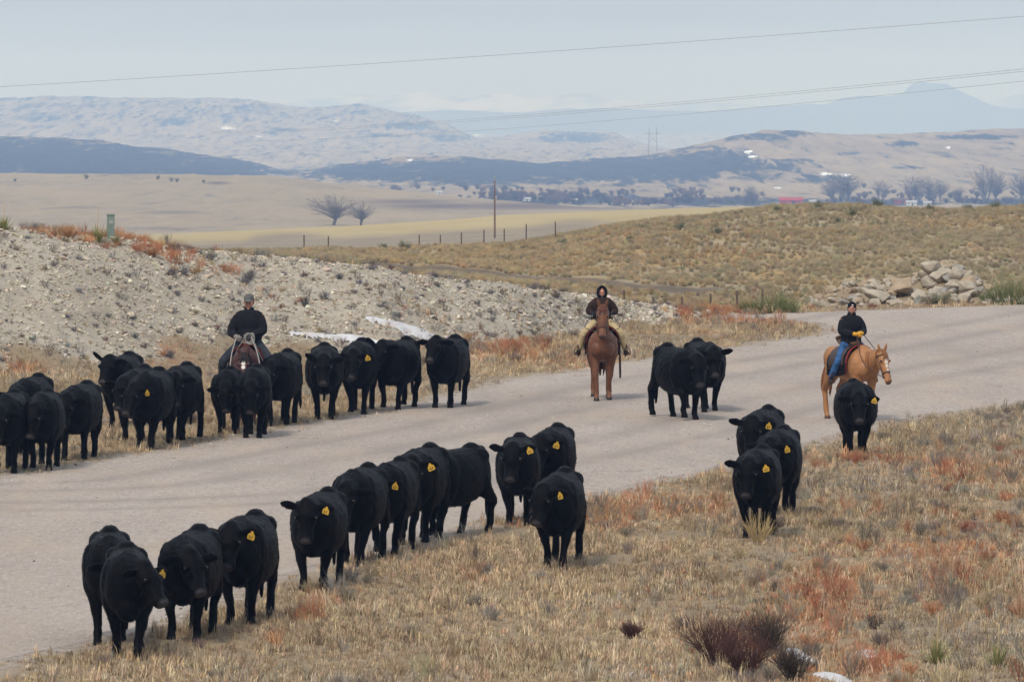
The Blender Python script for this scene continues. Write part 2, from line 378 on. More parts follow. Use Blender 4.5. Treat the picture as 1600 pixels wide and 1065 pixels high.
def far_sheet(name, d0, d1, nr, xs, mat, attr_fn):
    d = np.geomspace(d0, d1, nr); DD, XX = np.meshgrid(d, xs, indexing='ij'); x = (XX - 800) / F * DD
    z = terrain(x, DD); Yr = 150 - (z - CZ) / DD * F
    o = link(name, grid_mesh(name, x, DD, z, None, attr_fn(XX, DD, Yr)), mat); tag(o, kind='structure'); return o
XF = np.arange(-900, 2601, 6.0)
def a_prairie(X, d, Y):
    field = (1 - sstep(980, 1050, d)); gold = sstep(0, 14, (np.interp(X, *K((0, 372), (560, 352), (1150, 323))) + 20 + fbm(X / 90, d * 0, 41, 3) * 8) - Y)
    wood = (d > 1150) * blob(X, Y, [(270, 332, 60, 3.5, .5), (690, 322, 120, 6, .8), (640, 315, 90, 5, .7), (820, 322, 160, 7, .8), (960, 322, 240, 6, .8), (250, 357, 60, 3, .4), (340, 286, 25, 3, .8)])
    return dict(field=field, gold=gold, wood=wood)
far_sheet('prairie', float(d_n[-1]) - .01, 2690 * FS, 300, XF, prairie_mat(), a_prairie)
def a_foot(X, d, Y):
    w = blob(X, Y, [(60, 250, 380, 48, 1.1), (200, 256, 230, 36, 1.1), (340, 262, 140, 24, 1.0), (430, 268, 60, 10, .8), (590, 268, 160, 24, 1.0), (740, 268, 210, 28, 1.1), (860, 266, 160, 26, 1.1), (1000, 264, 230, 30, 1.1), (1110, 248, 110, 22, .85), (1180, 262, 120, 14, .7), (1080, 236, 90, 16, .55), (1190, 214, 70, 9, .75), (1240, 208, 40, 6, .8), (1120, 274, 190, 14, .7), (1270, 280, 80, 12, .75), (1410, 225, 30, 5, .8), (1330, 240, 30, 5, .7), (1520, 214, 110, 6, .8), (1250, 250, 60, 5, .6), (1430, 262, 80, 4, .5)])
    w = np.maximum(w, (d < 4000 * FS) * blob(X, Y, [(900, 312, 200, 11, .95), (1120, 314, 170, 11, .95), (1350, 316, 190, 9, .8), (1560, 316, 120, 8, .8), (700, 318, 90, 7, .7)]))
    w = np.maximum(w, .16)
    s = blob(X, Y, [(145, 213, 34, 4, .95), (1168, 238, 8, 4, .9), (1178, 244, 12, 3, .9), (1290, 272, 12, 4, .9), (1320, 273, 16, 3, .9), (1482, 231, 6, 3, .9), (640, 250, 8, 3, .7), (590, 248, 10, 3, .7), (1215, 293, 8, 3, .8)])
    return dict(wood=w, snow=s)
far_sheet('foothills', 2690 * FS, 6250 * FS, 340, XF, hill_mat('foothill_surface', (.34, .27, .165), (.265, .21, .135), (.02, .022, .024)), a_foot)
def a_hills(X, d, Y):
    w = blob(X, Y, [(-100, 190, 90, 12, .7), (100, 165, 120, 7, .55), (310, 172, 90, 7, .55), (60, 185, 60, 10, .7), (170, 182, 40, 8, .6), (270, 190, 50, 10, .7), (380, 170, 50, 10, .6), (430, 205, 60, 9, .6), (640, 195, 60, 12, .8), (560, 175, 60, 9, .6), (700, 215, 60, 9, .7), (900, 215, 90, 14, .8), (20, 155, 80, 4, .7), (460, 182, 60, 6, .5), (600, 212, 60, 6, .6), (520, 222, 90, 5, .4)])
    w = np.maximum(w, .27 + .1 * (Y < 190))
    s = blob(X, Y, [(355, 200, 16, 4, .9), (405, 213, 6, 3, .9), (420, 213, 6, 3, .9), (525, 189, 5, 3, .9), (745, 211, 8, 4, .9)])
    return dict(wood=w, snow=s)
far_sheet('distant_hills', 6250 * FS, 15100 * FS, 300, XF, hill_mat('distant_hill_surface', (.38, .315, .20), (.30, .25, .165), (.02, .025, .025)), a_hills)
# far butte and snowy range: solid ridges with real depth
def ridge(name, dist, depth, knots, mat, amp, seed):
    xs = np.arange(-900, 2601, 8.0); n = 60
    t = np.linspace(-1, 1, n); TT, XX = np.meshgrid(t, xs, indexing='ij')
    d = dist + TT * depth; x = (XX - 800) / F * dist * 1.0
    top = CZ + (150 - np.interp(XX, *knots)) / F * dist; bot = CZ + (150 - 222) / F * dist
    prof = np.clip(1 - np.abs(TT), 0, 1) ** 1.25
    z = bot + (top - bot) * prof + fbm(x / 300, d / 300, seed, 5) * amp * (1 - np.abs(TT)) * (np.abs(TT) > .01)
    o = link(name, grid_mesh(name, x, d, z, None, dict(wood=np.zeros(x.shape), snow=np.zeros(x.shape))), mat); return tag(o, kind='structure')
BUTTE = K((-900, 200), (500, 190), (560, 180), (640, 176), (760, 172), (900, 170), (1000, 172), (1100, 172), (1200, 168), (1290, 165), (1320, 152), (1345, 149), (1390, 150), (1412, 143), (1425, 130), (1440, 126), (1475, 126), (1488, 132), (1520, 147), (1545, 160), (1570, 165), (1700, 170), (2600, 180))
ridge('butte', 17500 * FS, 1200, BUTTE, hill_mat('butte_rock', (.16, .15, .14), (.12, .12, .12), (.06, .06, .06)), 14, 51)
SNOWY = K((-900, 165), (300, 160), (440, 158), (520, 150), (570, 146), (600, 152), (660, 140), (720, 152), (760, 143), (830, 152), (900, 146), (1000, 158), (1200, 165), (1500, 158), (1570, 150), (1620, 140), (1800, 150), (2600, 170))
ms = Mat('mountain_snow', .8, .2); ms.col(ms.mix(ms.rng(ms.noise(.004, 6, .65), .42, .58), (.50, .52, .55), (.22, .24, .27)))
ridge('mountains', 19800 * FS, 800, SNOWY, ms.m, 22, 61)

# ------------------------------------------------------------------ sculpting: overlapping lofts fused into one continuous skin
def V(*a): return Vector(a)
def catmull(P, k):
    P = [P[0]] + list(P) + [P[-1]]; out = []
    for i in range(1, len(P) - 2):
        a, b, c, d = (np.array(P[i + j], float) for j in (-1, 0, 1, 2))
        for q in range(k):
            t = q / k
            out.append(.5 * ((2 * b) + (c - a) * t + (2 * a - 5 * b + 4 * c - d) * t * t + (3 * b - a - 3 * c + d) * t ** 3))
    out.append(np.array(P[-2], float)); return out
class Sculpt:
    def __init__(s): s.v = []; s.f = []
    def loft(s, secs, n=14, sub=3, ref=(1, 0, 0), power=2.0):
        """secs: (x, y, z, half width, half height)"""
        P = catmull(secs, sub); ref = Vector(ref); o = len(s.v); m = len(P)
        C = [Vector(p[:3]) for p in P]
        for i, p in enumerate(P):
            t = (C[min(i + 1, m - 1)] - C[max(i - 1, 0)]).normalized()
            side = (ref - t * ref.dot(t))
            side = side.normalized() if side.length > 1e-4 else t.orthogonal().normalized()
            up = side.cross(t).normalized()
            a, b = max(p[3], .002), max(p[4], .002)
            for q in range(n):
                w = 2 * math.pi * q / n; c, sn = math.cos(w), math.sin(w)
                c = math.copysign(abs(c) ** (2 / power), c); sn = math.copysign(abs(sn) ** (2 / power), sn)
                s.v.append(C[i] + side * (c * a) + up * (sn * b))
        for i in range(m - 1):
            for q in range(n):
                A = o + i * n + q; B = o + i * n + (q + 1) % n
                s.f.append((A, A + n, B + n, B))
        s.f.append(tuple(o + q for q in range(n)))
        s.f.append(tuple(o + (m - 1) * n + q for q in reversed(range(n))))
        return s
    def limb(s, pts, n=10, sub=3):
        return s.loft([(p[0], p[1], p[2], p[3], p[3] if len(p) < 5 else p[4]) for p in pts], n, sub, (1, 0, 0) if abs(pts[0][0] - pts[-1][0]) < max(abs(pts[0][2] - pts[-1][2]), abs(pts[0][1] - pts[-1][1])) else (0, 0, 1))
    def ball(s, c, r, m=None, nu=12, nv=8):
        r = (r, r, r) if isinstance(r, (int, float)) else r; o = len(s.v); c = Vector(c); m = m or Matrix.Identity(3)
        for i in range(1, nv):
            th = math.pi * i / nv
            for j in range(nu):
                ph = 2 * math.pi * j / nu
                s.v.append(c + m @ Vector((r[0] * math.sin(th) * math.cos(ph), r[1] * math.sin(th) * math.sin(ph), r[2] * math.cos(th))))
        t = len(s.v); s.v += [c + m @ Vector((0, 0, r[2])), c - m @ Vector((0, 0, r[2]))]
        for i in range(nv - 2):
            for j in range(nu):
                A = o + i * nu + j; B = o + i * nu + (j + 1) % nu
                s.f.append((A, A + nu, B + nu, B))
        for j in range(nu):
            s.f.append((t, o + j, o + (j + 1) % nu)); k = o + (nv - 2) * nu; s.f.append((t + 1, k + (j + 1) % nu, k + j))
        return s
    def raw(s, name):
        me = mesh(name, s.v, s.f); bm = bmesh.new(); bm.from_mesh(me); bmesh.ops.recalc_face_normals(bm, faces=bm.faces); bm.to_mesh(me); bm.free(); return me
    def fuse(s, name, voxel=.02, smooth=3, xf=None):
        me = s.raw(name); ob = bpy.data.objects.new('tmp', me); COL.objects.link(ob)
        r = ob.modifiers.new('r', 'REMESH'); r.mode = 'VOXEL'; r.voxel_size = voxel
        if smooth: sm = ob.modifiers.new('s', 'SMOOTH'); sm.iterations = smooth; sm.factor = .5
        dg = bpy.context.evaluated_depsgraph_get(); out = bpy.data.meshes.new_from_object(ob.evaluated_get(dg)); out.name = name
        bpy.data.objects.remove(ob); bpy.data.meshes.remove(me)
        if len(out.polygons): out.polygons.foreach_set('use_smooth', [True] * len(out.polygons))
        return out
def tone(me, fn):      # paint a per-vertex factor that belongs to the hide itself (nose, hooves, stockings)
    n = len(me.vertices); co = np.empty(n * 3, np.float32); me.vertices.foreach_get('co', co); co = co.reshape(-1, 3)
    at = me.attributes.new('tone', 'FLOAT', 'POINT'); at.data.foreach_set('value', fn(co).astype(np.float32)); return me
def shaggy(me, amp, f1, seed=0):
    n = len(me.vertices); co = np.empty(n * 3, np.float32); me.vertices.foreach_get('co', co); co = co.reshape(-1, 3)
    nr = np.empty(n * 3, np.float32); me.vertices.foreach_get('normal', nr); nr = nr.reshape(-1, 3)
    x, y, z = co.T; q = fbm(x * f1 + z * f1 * .31, y * f1 * .8 + z * f1 * .75, seed, 3) + .5 * fbm(y * f1 * .5 + 7, z * f1 * .4 + x * f1, seed + 5, 2)
    k = amp * np.clip(.35 + z / 1.1, .35, 1); co = co + nr * (q * k)[:, None]
    me.vertices.foreach_set('co', co.ravel().astype(np.float32)); me.update(); return me
def coat(me, n, L, w, seed, nose, zmin=.25):
    """short winter hair lying down and back over the hide"""
    r = np.random.default_rng(seed); m = len(me.polygons); c = np.empty(m * 3, np.float32); me.polygons.foreach_get('center', c); c = c.reshape(-1, 3)
    nr = np.empty(m * 3, np.float32); me.polygons.foreach_get('normal', nr); nr = nr.reshape(-1, 3)
    i = r.integers(0, m, n); c, nr = c[i], nr[i]; k = (c[:, 2] > zmin) & (np.linalg.norm(c - np.array(nose), axis=1) > .16); c, nr = c[k], nr[k]; n = len(c)
    d = nr * .35 + np.array([0, .4, -.8]) + r.normal(0, .35, (n, 3)); d -= nr * np.minimum((d * nr).sum(1) - .22, 0)[:, None]; d /= np.linalg.norm(d, axis=1)[:, None]
    s = np.cross(nr, d) + r.normal(0, .15, (n, 3)); s /= np.linalg.norm(s, axis=1)[:, None]
    c = c + r.normal(0, .006, (n, 3)) - nr * .004; LL = L * r.uniform(.5, 1.2, n)[:, None]
    v = np.stack([c - s * w, c + s * w, c + d * LL], 1).reshape(-1, 3)
    o = bpy.data.meshes.new('winter_coat'); o.vertices.add(3 * n); o.vertices.foreach_set('co', v.ravel().astype(np.float32)); o.loops.add(3 * n); o.loops.foreach_set('vertex_index', np.arange(3 * n, dtype=np.int32))
    o.polygons.add(n); o.polygons.foreach_set('loop_start', (np.arange(n) * 3).astype(np.int32)); o.update(calc_edges=True); return o
def hide_mat(name, base, dark, light, vary=.5, bump=.012, rough=.62, spec=.25):
    """tone 0 base coat, 1 light (muzzle, blaze), -1 dark (hooves, points)"""
    m = Mat(name, rough, spec); v = m.obj
    f = m.rng(m.noise(5, 5, .6, v), .35, .65)
    c = m.mix(f, base, tuple(q * (1 + vary) for q in base))
    c = m.mix(m.math('MULTIPLY', m.rng(m.noise(30, 4, .7, v, (1, 1, .35)), .45, .7), .35), c, tuple(q * (1 - vary * .6) for q in base))
    t = m.attr('tone'); c = m.mix(m.rng(t, .05, .8), c, light); c = m.mix(m.rng(t, -.05, -.8), c, dark); m.col(c)
    
    m.bump(m.noise(14, 4, .7, v, (1, 1, .6)), bump, .7); m.bump(m.noise(60, 3, .7, v, (1, 1, .3)), bump * .5, .5)
    return m.m
M = {}
M['cow'] = hide_mat('black_hide', (.0018, .0016, .0016), (.010, .008, .007), (.055, .05, .051), .5, .02, .5, .05)
M['tagm'] = simple('yellow_plastic', (.53, .32, .035), .3, .6, .5, .3, 0, 'pos')
M['coat'] = simple('black_hair', (.0034, .0025, .002), .6, 5, .45, .09, 0); M['ink'] = simple('tag_ink', (.05, .035, .02), .1, 20, .6, .2, 0)
M['eye'] = simple('dark_eye', (.006, .005, .005), .1, 5, .15, .5, 0)

def frame(fwd, up=V(0, 0, 1)):
    f = fwd.normalized(); s_ = up.cross(f).normalized(); u = f.cross(s_); return s_, u, f
def pol(yaw, pitch):   # yaw 0 = -Y, positive towards +X
    return V(math.sin(yaw) * math.cos(pitch), -math.cos(yaw) * math.cos(pitch), math.sin(pitch))
def add_head(S_, P, h, secs, ear, ear_len, ear_r, ear_up, roll=0):
    s_, u, f = frame(h)
    out = []
    for (t, off, a, b) in secs:
        c = P + f * t + u * off; out.append((c.x, c.y, c.z, a, b))
    S_.loft(out, 14, 3, tuple(s_))
    return s_, u, f
GAITS = [  # (dy, lift) for front left(-x), front right(+x), hind left, hind right ; negative dy = forward
    ((-.16, .0), (.14, .02), (.10, .0), (-.22, .0)),
    ((.12, .03), (-.18, .0), (-.20, .0), (.14, .02)),
    ((.0, .0), (.03, .0), (.02, .0), (-.04, .0)),
    ((-.10, .06), (.06, .0), (.16, .03), (-.06, .0)),
    ((.08, .0), (-.08, .07), (-.10, .0), (.20, .04)),
]
def cow(root_name, X, Y, th, hy=0, npitch=-5, hpitch=-62, gait=0, fat=1.0, sc=1.0, tagged=True, label='', ears=(0, 0), anchor='front', seed=0, tail=0):
    rnd = random.Random(seed * 7 + 3)
    g = GAITS[gait % 5]; S_ = Sculpt(); W = fat * .91; th = th * .62 if -30 < th < 0 and anchor == 'front' else th; npitch += 8; sc = sc * rnd.uniform(.965, 1.035); hpitch += rnd.uniform(-8, 6); hy += rnd.uniform(-7, 7); npitch += rnd.uniform(-4, 4)
    S_.loft([(0, .87, 1.08, .10, .15), (0, .77, 1.05, .20, .29), (0, .60, 1.0, .275, .37), (0, .38, .94, .335 * W, .41), (0, .10, .895, .385 * W, .44), (0, -.18, .895, .385 * W, .435), (0, -.42, .93, .345 * W, .42), (0, -.60, .96, .30, .385), (0, -.74, .985, .225, .30), (0, -.83, .99, .10, .16)], 20, 3, power=2.35)
    S_.loft([(0, .85, 1.20, .05, .05), (0, .70, 1.29, .13, .075), (0, .45, 1.285, .17, .07), (0, .1, 1.24, .13, .08), (0, -.3, 1.27, .11, .07), (0, -.55, 1.29, .09, .08)], 10)
    S_.ball((0, .52, 1.33), (.12, .16, .085)); S_.ball((0, .82, 1.28), (.07, .10, .07))      # hooks and tail head
    for sx in (-1, 1): S_.ball((sx * .15, .56, 1.20), (.12, .18, .13)); S_.ball((sx * .2, -.44, .96), (.15, .22, .32)); S_.ball((sx * .12, .64, .90), (.14, .18, .34))
    S_.ball((0, -.64, .69), (.17, .19, .21)); S_.ball((-.16, -.46, .70), (.10, .15, .16)); S_.ball((.16, -.46, .70), (.10, .15, .16)); S_.loft([(0, -.62, .60, .05, .06), (0, -.3, .52, .07, .05), (0, .3, .49, .08, .05)], 8); S_.ball((0, .52, .64), (.13, .18, .13))
    # neck and head
    y1 = R(hy); B = V(0, -.52, 1.10); n1 = pol(y1 * .45, R(npitch)); n2 = pol(y1 * .8, R(npitch))
    A = B + n1 * .29; P = A + n2 * .20 + V(0, 0, .03)
    S_.loft([(B.x, B.y, B.z - .02, .20, .31), (A.x, A.y, A.z - .01, .155, .235), (P.x, P.y, P.z, .125, .165), ((P + n2 * .06).x, (P + n2 * .06).y, (P + n2 * .06).z, .09, .11)], 14, 3)
    S_.loft([(B.x, B.y - .02, B.z - .30, .05, .10), (A.x, A.y, A.z - .22, .045, .10), (P.x, P.y, P.z - .15, .04, .08)], 8)
    h = pol(y1, R(hpitch))
    s_, u, f = add_head(S_, P, h, [(-.10, .0, .07, .06), (-.05, .0, .135, .10), (.05, -.01, .16, .135), (.16, -.015, .148, .14), (.27, -.02, .118, .115), (.37, -.02, .104, .096), (.45, -.02, .118, .092), (.51, -.02, .092, .066)], None, 0, 0, 0)
    S_.ball(P - f * .06 + u * .03, (.09, .07, .06)); 
    for sx in (-1, 1):
        S_.ball(P + f * .15 + s_ * (sx * .118) + u * .06, .045)
        er = R(ears[0 if sx < 0 else 1]); e0 = P + s_ * (sx * .115) - f * .0 - u * .0
        ed = (s_ * sx * math.cos(er) - f * .10 - V(0, 0, 1) * (.12 - math.sin(er)) + h.cross(s_) * 0).normalized()
        p = [e0, e0 + ed * .075, e0 + ed * .165, e0 + ed * .235, e0 + ed * .275]
        up_e = (h * .5 + V(0, 0, 1)).normalized()
        S_.loft([(q.x, q.y, q.z, a, .022) for q, a in zip(p, (.033, .062, .075, .052, .016))], 10, 2, tuple((up_e - ed * up_e.dot(ed)).normalized()))
        if sx > 0: ear_l = (e0 + ed * .165, ed)
    # legs
    feet = []
    for i, (sx, hind) in enumerate(((-1, 0), (1, 0), (-1, 1), (1, 1))):
        dy, lift = g[i]
        if not hind:
            x0 = sx * .19; fx = sx * (.135 + rnd.uniform(-.02, .02)); kn = V(sx * .165, -.48 + dy * .55 - (lift > .04) * .06, .44 + lift * .5)
            ft = V(fx, -.48 + dy, .0 + lift)
            S_.limb([(x0, -.42, .98, .16), (x0, -.45, .74, .145), (sx * .175, -.475 + dy * .3, .58, .10), (*kn, .074), (fx, kn.y + (ft.y - kn.y) * .45, .25 + lift, .052), (fx, ft.y + .01, .135 + lift, .06), (fx, ft.y - .02, .085 + lift, .05)])
            S_.loft([(fx, ft.y - .02, .10 + lift, .05, .05), (fx, ft.y - .045, .04 + lift, .062, .07), (fx, ft.y - .05, .0 + lift, .066, .078)], 10, 2)
        else:
            x0 = sx * .11; fx = sx * (.15 + rnd.uniform(-.02, .02)); hk = V(sx * .165, .80 + dy * .7, .50 + lift * .6)
            ft = V(fx, .70 + dy, lift)
            S_.limb([(x0, .54, 1.02, .15), (sx * .155, .53 + dy * .2, .82, .155), (sx * .165, .61 + dy * .5, .66, .118), (*hk, .075), (fx, .77 + dy * .9, .36 + lift, .055), (fx, ft.y + .03, .15 + lift, .06), (fx, ft.y, .09 + lift, .05)])
            S_.loft([(fx, ft.y, .10 + lift, .05, .05), (fx, ft.y - .03, .04 + lift, .06, .07), (fx, ft.y - .035, .0 + lift, .064, .076)], 10, 2)
        feet.append(ft)
    sw = tail
    S_.limb([(0, .82, 1.26, .04), (0, .885, 1.12, .026), (sw * .3, .90, .85, .02), (sw * .7, .90, .62, .018), (sw, .90, .48, .034), (sw * 1.1, .90, .34, .03), (sw * 1.15, .90, .24, .014)], 8)
    me = shaggy(S_.fuse('cow_body', .017, 2), .009, 14, seed)
    nose = P + f * .505
    def tn(co):
        dn = np.linalg.norm(co - np.array(nose), axis=1); t = (1 - sstep(.05, .11, dn)) * .9
        return np.where(co[:, 2] < .075, -.9 * (1 - sstep(.045, .075, co[:, 2])), t)
    tone(me, tn)
    o = link(root_name, me, M['cow'])
    tag(o, label, 'cow', 'black cattle being driven along the road')
    link('winter_coat', coat(me, 12000, .026, .004, seed, nose), M['coat'], o, smooth=False)
    for sx in (-1, 1):
        e_ = Sculpt().ball(P + f * .165 + s_ * (sx * .146) + u * .07, .022, nu=10, nv=7); link('eye', e_.raw('eye'), M['eye'], o)
    if tagged:
        q, ed = ear_l; nrm = (h * .0 + pol(y1 * .5, R(-5))).normalized(); rt = nrm.cross(V(0, 0, 1)).normalized() * -1; upv = V(0, 0, 1)
        c = q + nrm * .045 - upv * .02; ra = rnd.uniform(-.4, .4); tw = rnd.uniform(-.5, .5); rt, nrm = rt * math.cos(tw) + nrm * math.sin(tw), nrm * math.cos(tw) - rt * math.sin(tw); rt, upv = rt * math.cos(ra) + upv * math.sin(ra), upv * math.cos(ra) - rt * math.sin(ra)
        prof = [(0, .052), (.014, .048), (.018, .028), (.043, .008), (.05, -.012), (.05, -.052), (.042, -.06), (-.042, -.06), (-.05, -.052), (-.05, -.012), (-.043, .008), (-.018, .028), (-.014, .048)]
        vs = [c + rt * a + upv * b - nrm * dz for dz in (0, .005) for a, b in prof]; n = len(prof)
        fs = [tuple(range(n)), tuple(reversed(range(n, 2 * n)))] + [(i, i + n, (i + 1) % n + n, (i + 1) % n) for i in range(n)]
        tm = mesh('ear_tag', vs, fs); bm = bmesh.new(); bm.from_mesh(tm); bmesh.ops.recalc_face_normals(bm, faces=bm.faces); bm.to_mesh(tm); bm.free()
        tg = link('ear_tag', tm, M['tagm'], o, smooth=False)
        iv, jf = [], []
        for (a0, b0, a1, b1) in ((-.025, -.045, -.012, -.008), (-.025, -.045, .0, -.036), (.008, -.045, .018, -.008), (.008, -.016, .03, -.008)):
            k = len(iv); iv += [c + rt * a + upv * b + nrm * .002 for a, b in ((a0, b0), (a1, b0), (a1, b1), (a0, b1))]; jf.append((k, k + 1, k + 2, k + 3))
        link('number_mark', mesh('number_mark', iv, jf), M['ink'], tg, smooth=False)
    # stand it on the ground
    gx_, gy_ = GP(X, Y); th_ = R(th)
    ay = -.48 if anchor == 'front' else .70
    off = Matrix.Rotation(th_, 2) @ Vector((0, ay * sc)); rx, ry = gx_ - off.x, gy_ - off.y
    hts = []
    for ft in feet:
        w = Matrix.Rotation(th_, 2) @ Vector((ft.x * sc, ft.y * sc)); hts.append((T(rx + w.x, ry + w.y), ft.y * sc))
    fz = (hts[0][0] + hts[1][0]) / 2; bz = (hts[2][0] + hts[3][0]) / 2
    pit = math.atan2(bz - fz, 1.18 * sc); mid = fz + (bz - fz) * (.48 / 1.18)
    o.location = (rx, ry, mid - .005); o.rotation_mode = 'ZYX'; o.rotation_euler = (pit, 0, th_); o.rotation_mode = 'XYZ'; o.rotation_euler = (pit, 0, th_); o.scale = (sc, sc, sc)
    return o
G_ = dict
COWS = [
 G_(X=199, Y=1032, th=4, hy=44, npitch=-8, hpitch=-50, gait=1, tagged=True, fat=.93, label='nearest black cow at lower left, head turned sideways with a yellow ear tag', tail=0),
 G_(X=170, Y=1006, th=3, hy=20, npitch=-20, gait=0, tagged=False, fat=.95, tail=-.14, label='black cow mostly hidden behind the nearest cow, its tail flicking over the gravel'),
 G_(X=288, Y=1004, th=-14, hy=30, npitch=-8, hpitch=-60, gait=3, tagged=False, label='black cow between the nearest cow and the round-bellied tagged cow, face half hidden'),
 G_(X=374, Y=981, th=-15, hy=2, npitch=-4, hpitch=-66, gait=2, fat=1.06, label='round-bellied black cow with yellow tag, third from the front of the near file'),
 G_(X=490, Y=921, th=-17, hy=5, npitch=1, hpitch=-64, gait=0, ears=(16, 0), label='black cow with one ear stuck out sideways and yellow tag, at the gravel edge'),
 G_(X=553, Y=884, th=-17, hy=-5, npitch=-10, gait=1, tagged=False, fat=.95, label='untagged black cow walking close behind the cow with the stuck-out ear'),
 G_(X=604, Y=867, th=-18, hy=2, npitch=-10, hpitch=-64, gait=3, fat=.95, label='black cow with low tag in the middle of the near file, face turned to camera'),
 G_(X=648, Y=850, th=-20, hy=12, npitch=-2, hpitch=-60, gait=0, fat=.92, label='black cow with high yellow tag just ahead of the side-on cow'),
 G_(X=683, Y=840, th=-31, hy=-20, npitch=-4, gait=1, tagged=False, label='last black cow of the near file, seen almost side-on with striding hind legs', tail=.05),
 G_(X=808, Y=819, th=-4, hy=-6, npitch=4, hpitch=-66, gait=2, fat=1.02, ears=(14, 14), label='black cow with raised head and yellow tag, left one of the trio by the verge'),
 G_(X=858, Y=803, th=-14, hy=-12, npitch=-2, gait=0, label='black cow at the back of the trio, legs hidden by the cow in front'),
 G_(X=868, Y=889, th=-14, hy=-22, npitch=-9, hpitch=-64, gait=1, label='black cow in front of the trio, alone on dry grass with yellow tag'),
 G_(X=1180, Y=845, th=-14, hy=-12, npitch=-6, hpitch=-64, gait=2, label='black cow wading in tall dry grass, first of the three in line by the verge', ears=(10, 0)),
 G_(X=1213, Y=806, th=-14, hy=-4, npitch=-8, gait=0, label='middle black cow of the three in line, partly hidden by the one in tall grass'),
 G_(X=1184, Y=774, th=-20, hy=-4, npitch=-2, gait=1, ears=(12, 0), label='rearmost black cow of the three in line, its ear outlined on gravel'),
 G_(X=1340, Y=712, th=1, hy=-6, npitch=-16, hpitch=-62, gait=2, fat=1.14, label='very round black cow seen head-on in front of the palomino horse'),
 G_(X=1076, Y=656, th=22, hy=-4, npitch=-4, hpitch=-62, gait=3, tagged=False, tail=-.06, label='left black cow of the pair walking on open gravel, tail showing'),
 G_(X=1108, Y=643, th=12, hy=-4, npitch=-6, gait=0, tagged=False, ears=(0, 14), label='right black cow of the pair on open gravel, one ear outlined'),
 G_(X=692, Y=637, th=-22, hy=-2, npitch=12, hpitch=-50, gait=2, tagged=False, label='last black cow of the far row, head raised, below the snow strip'),
 G_(X=612, Y=640, th=-26, hy=-8, npitch=6, hpitch=-55, gait=3, tagged=False, ears=(40, 0), label='black cow second from the end of the far row, one ear pricked up'),
 G_(X=558, Y=646, th=-7, hy=2, npitch=-6, gait=1, label='black cow with an orange-yellow tag near the end of the far row'),
 G_(X=507, Y=655, th=2, hy=0, npitch=-6, hpitch=-64, gait=2, tagged=False, fat=1.04, ears=(30, 8), label='head-on untagged black cow in the middle of the far row'),
 G_(X=434, Y=665, th=-14, hy=-6, npitch=-8, gait=0, tagged=False, tail=.16, label='black cow with tail swung out, behind the cow under the capped rider'),
 G_(X=395, Y=684, th=-4, hy=-8, npitch=-22, hpitch=-72, gait=2, tagged=False, fat=.94, sc=.97, label='black cow with head hung low on the gravel below the capped rider'),
 G_(X=354, Y=677, th=-3, hy=-4, npitch=-24, hpitch=-70, gait=2, fat=.82, sc=.86, label='narrow low-headed black cow with yellow tag left of the capped rider'),
 G_(X=275, Y=692, th=-13, hy=8, npitch=-6, hpitch=-66, gait=4, tagged=False, ears=(30, 0), label='black cow with a pale glint on its cheek, between two tagged cows'),
 G_(X=228, Y=702, th=-16, hy=-14, npitch=-14, hpitch=-60, gait=1, label='tagged black cow in front of the overlapping cluster at the far verge'),
 G_(X=208, Y=689, th=-14, hy=-14, npitch=-10, gait=0, tagged=False, label='black cow in the middle of the overlapping cluster, only its back clear'),
 G_(X=184, Y=668, th=-16, hy=-8, npitch=12, hpitch=-50, gait=2, tagged=False, ears=(40, 0), label='tallest black cow at the back of the overlapping cluster, one ear up'),
 G_(X=116, Y=719, th=-16, hy=-8, npitch=-12, gait=0, tagged=False, label='black cow at the right end of the bunch in the photo corner, rump rounded'),
 G_(X=64, Y=735, th=-4, hy=-8, npitch=-12, hpitch=-64, gait=3, tagged=False, fat=1.04, label='broad black cow facing camera in the middle of the bunch at the left edge'),
 G_(X=40, Y=715, th=-14, hy=-6, npitch=-10, gait=1, tagged=False, label='black cow at the back of the left-edge bunch, only its back showing'),
 G_(X=8, Y=739, th=-8, hy=-6, npitch=-14, gait=2, tagged=False, label='black cow cut off by the left edge of the photo'),
]
for i, c in enumerate(COWS): cow('cow', seed=i, **c)

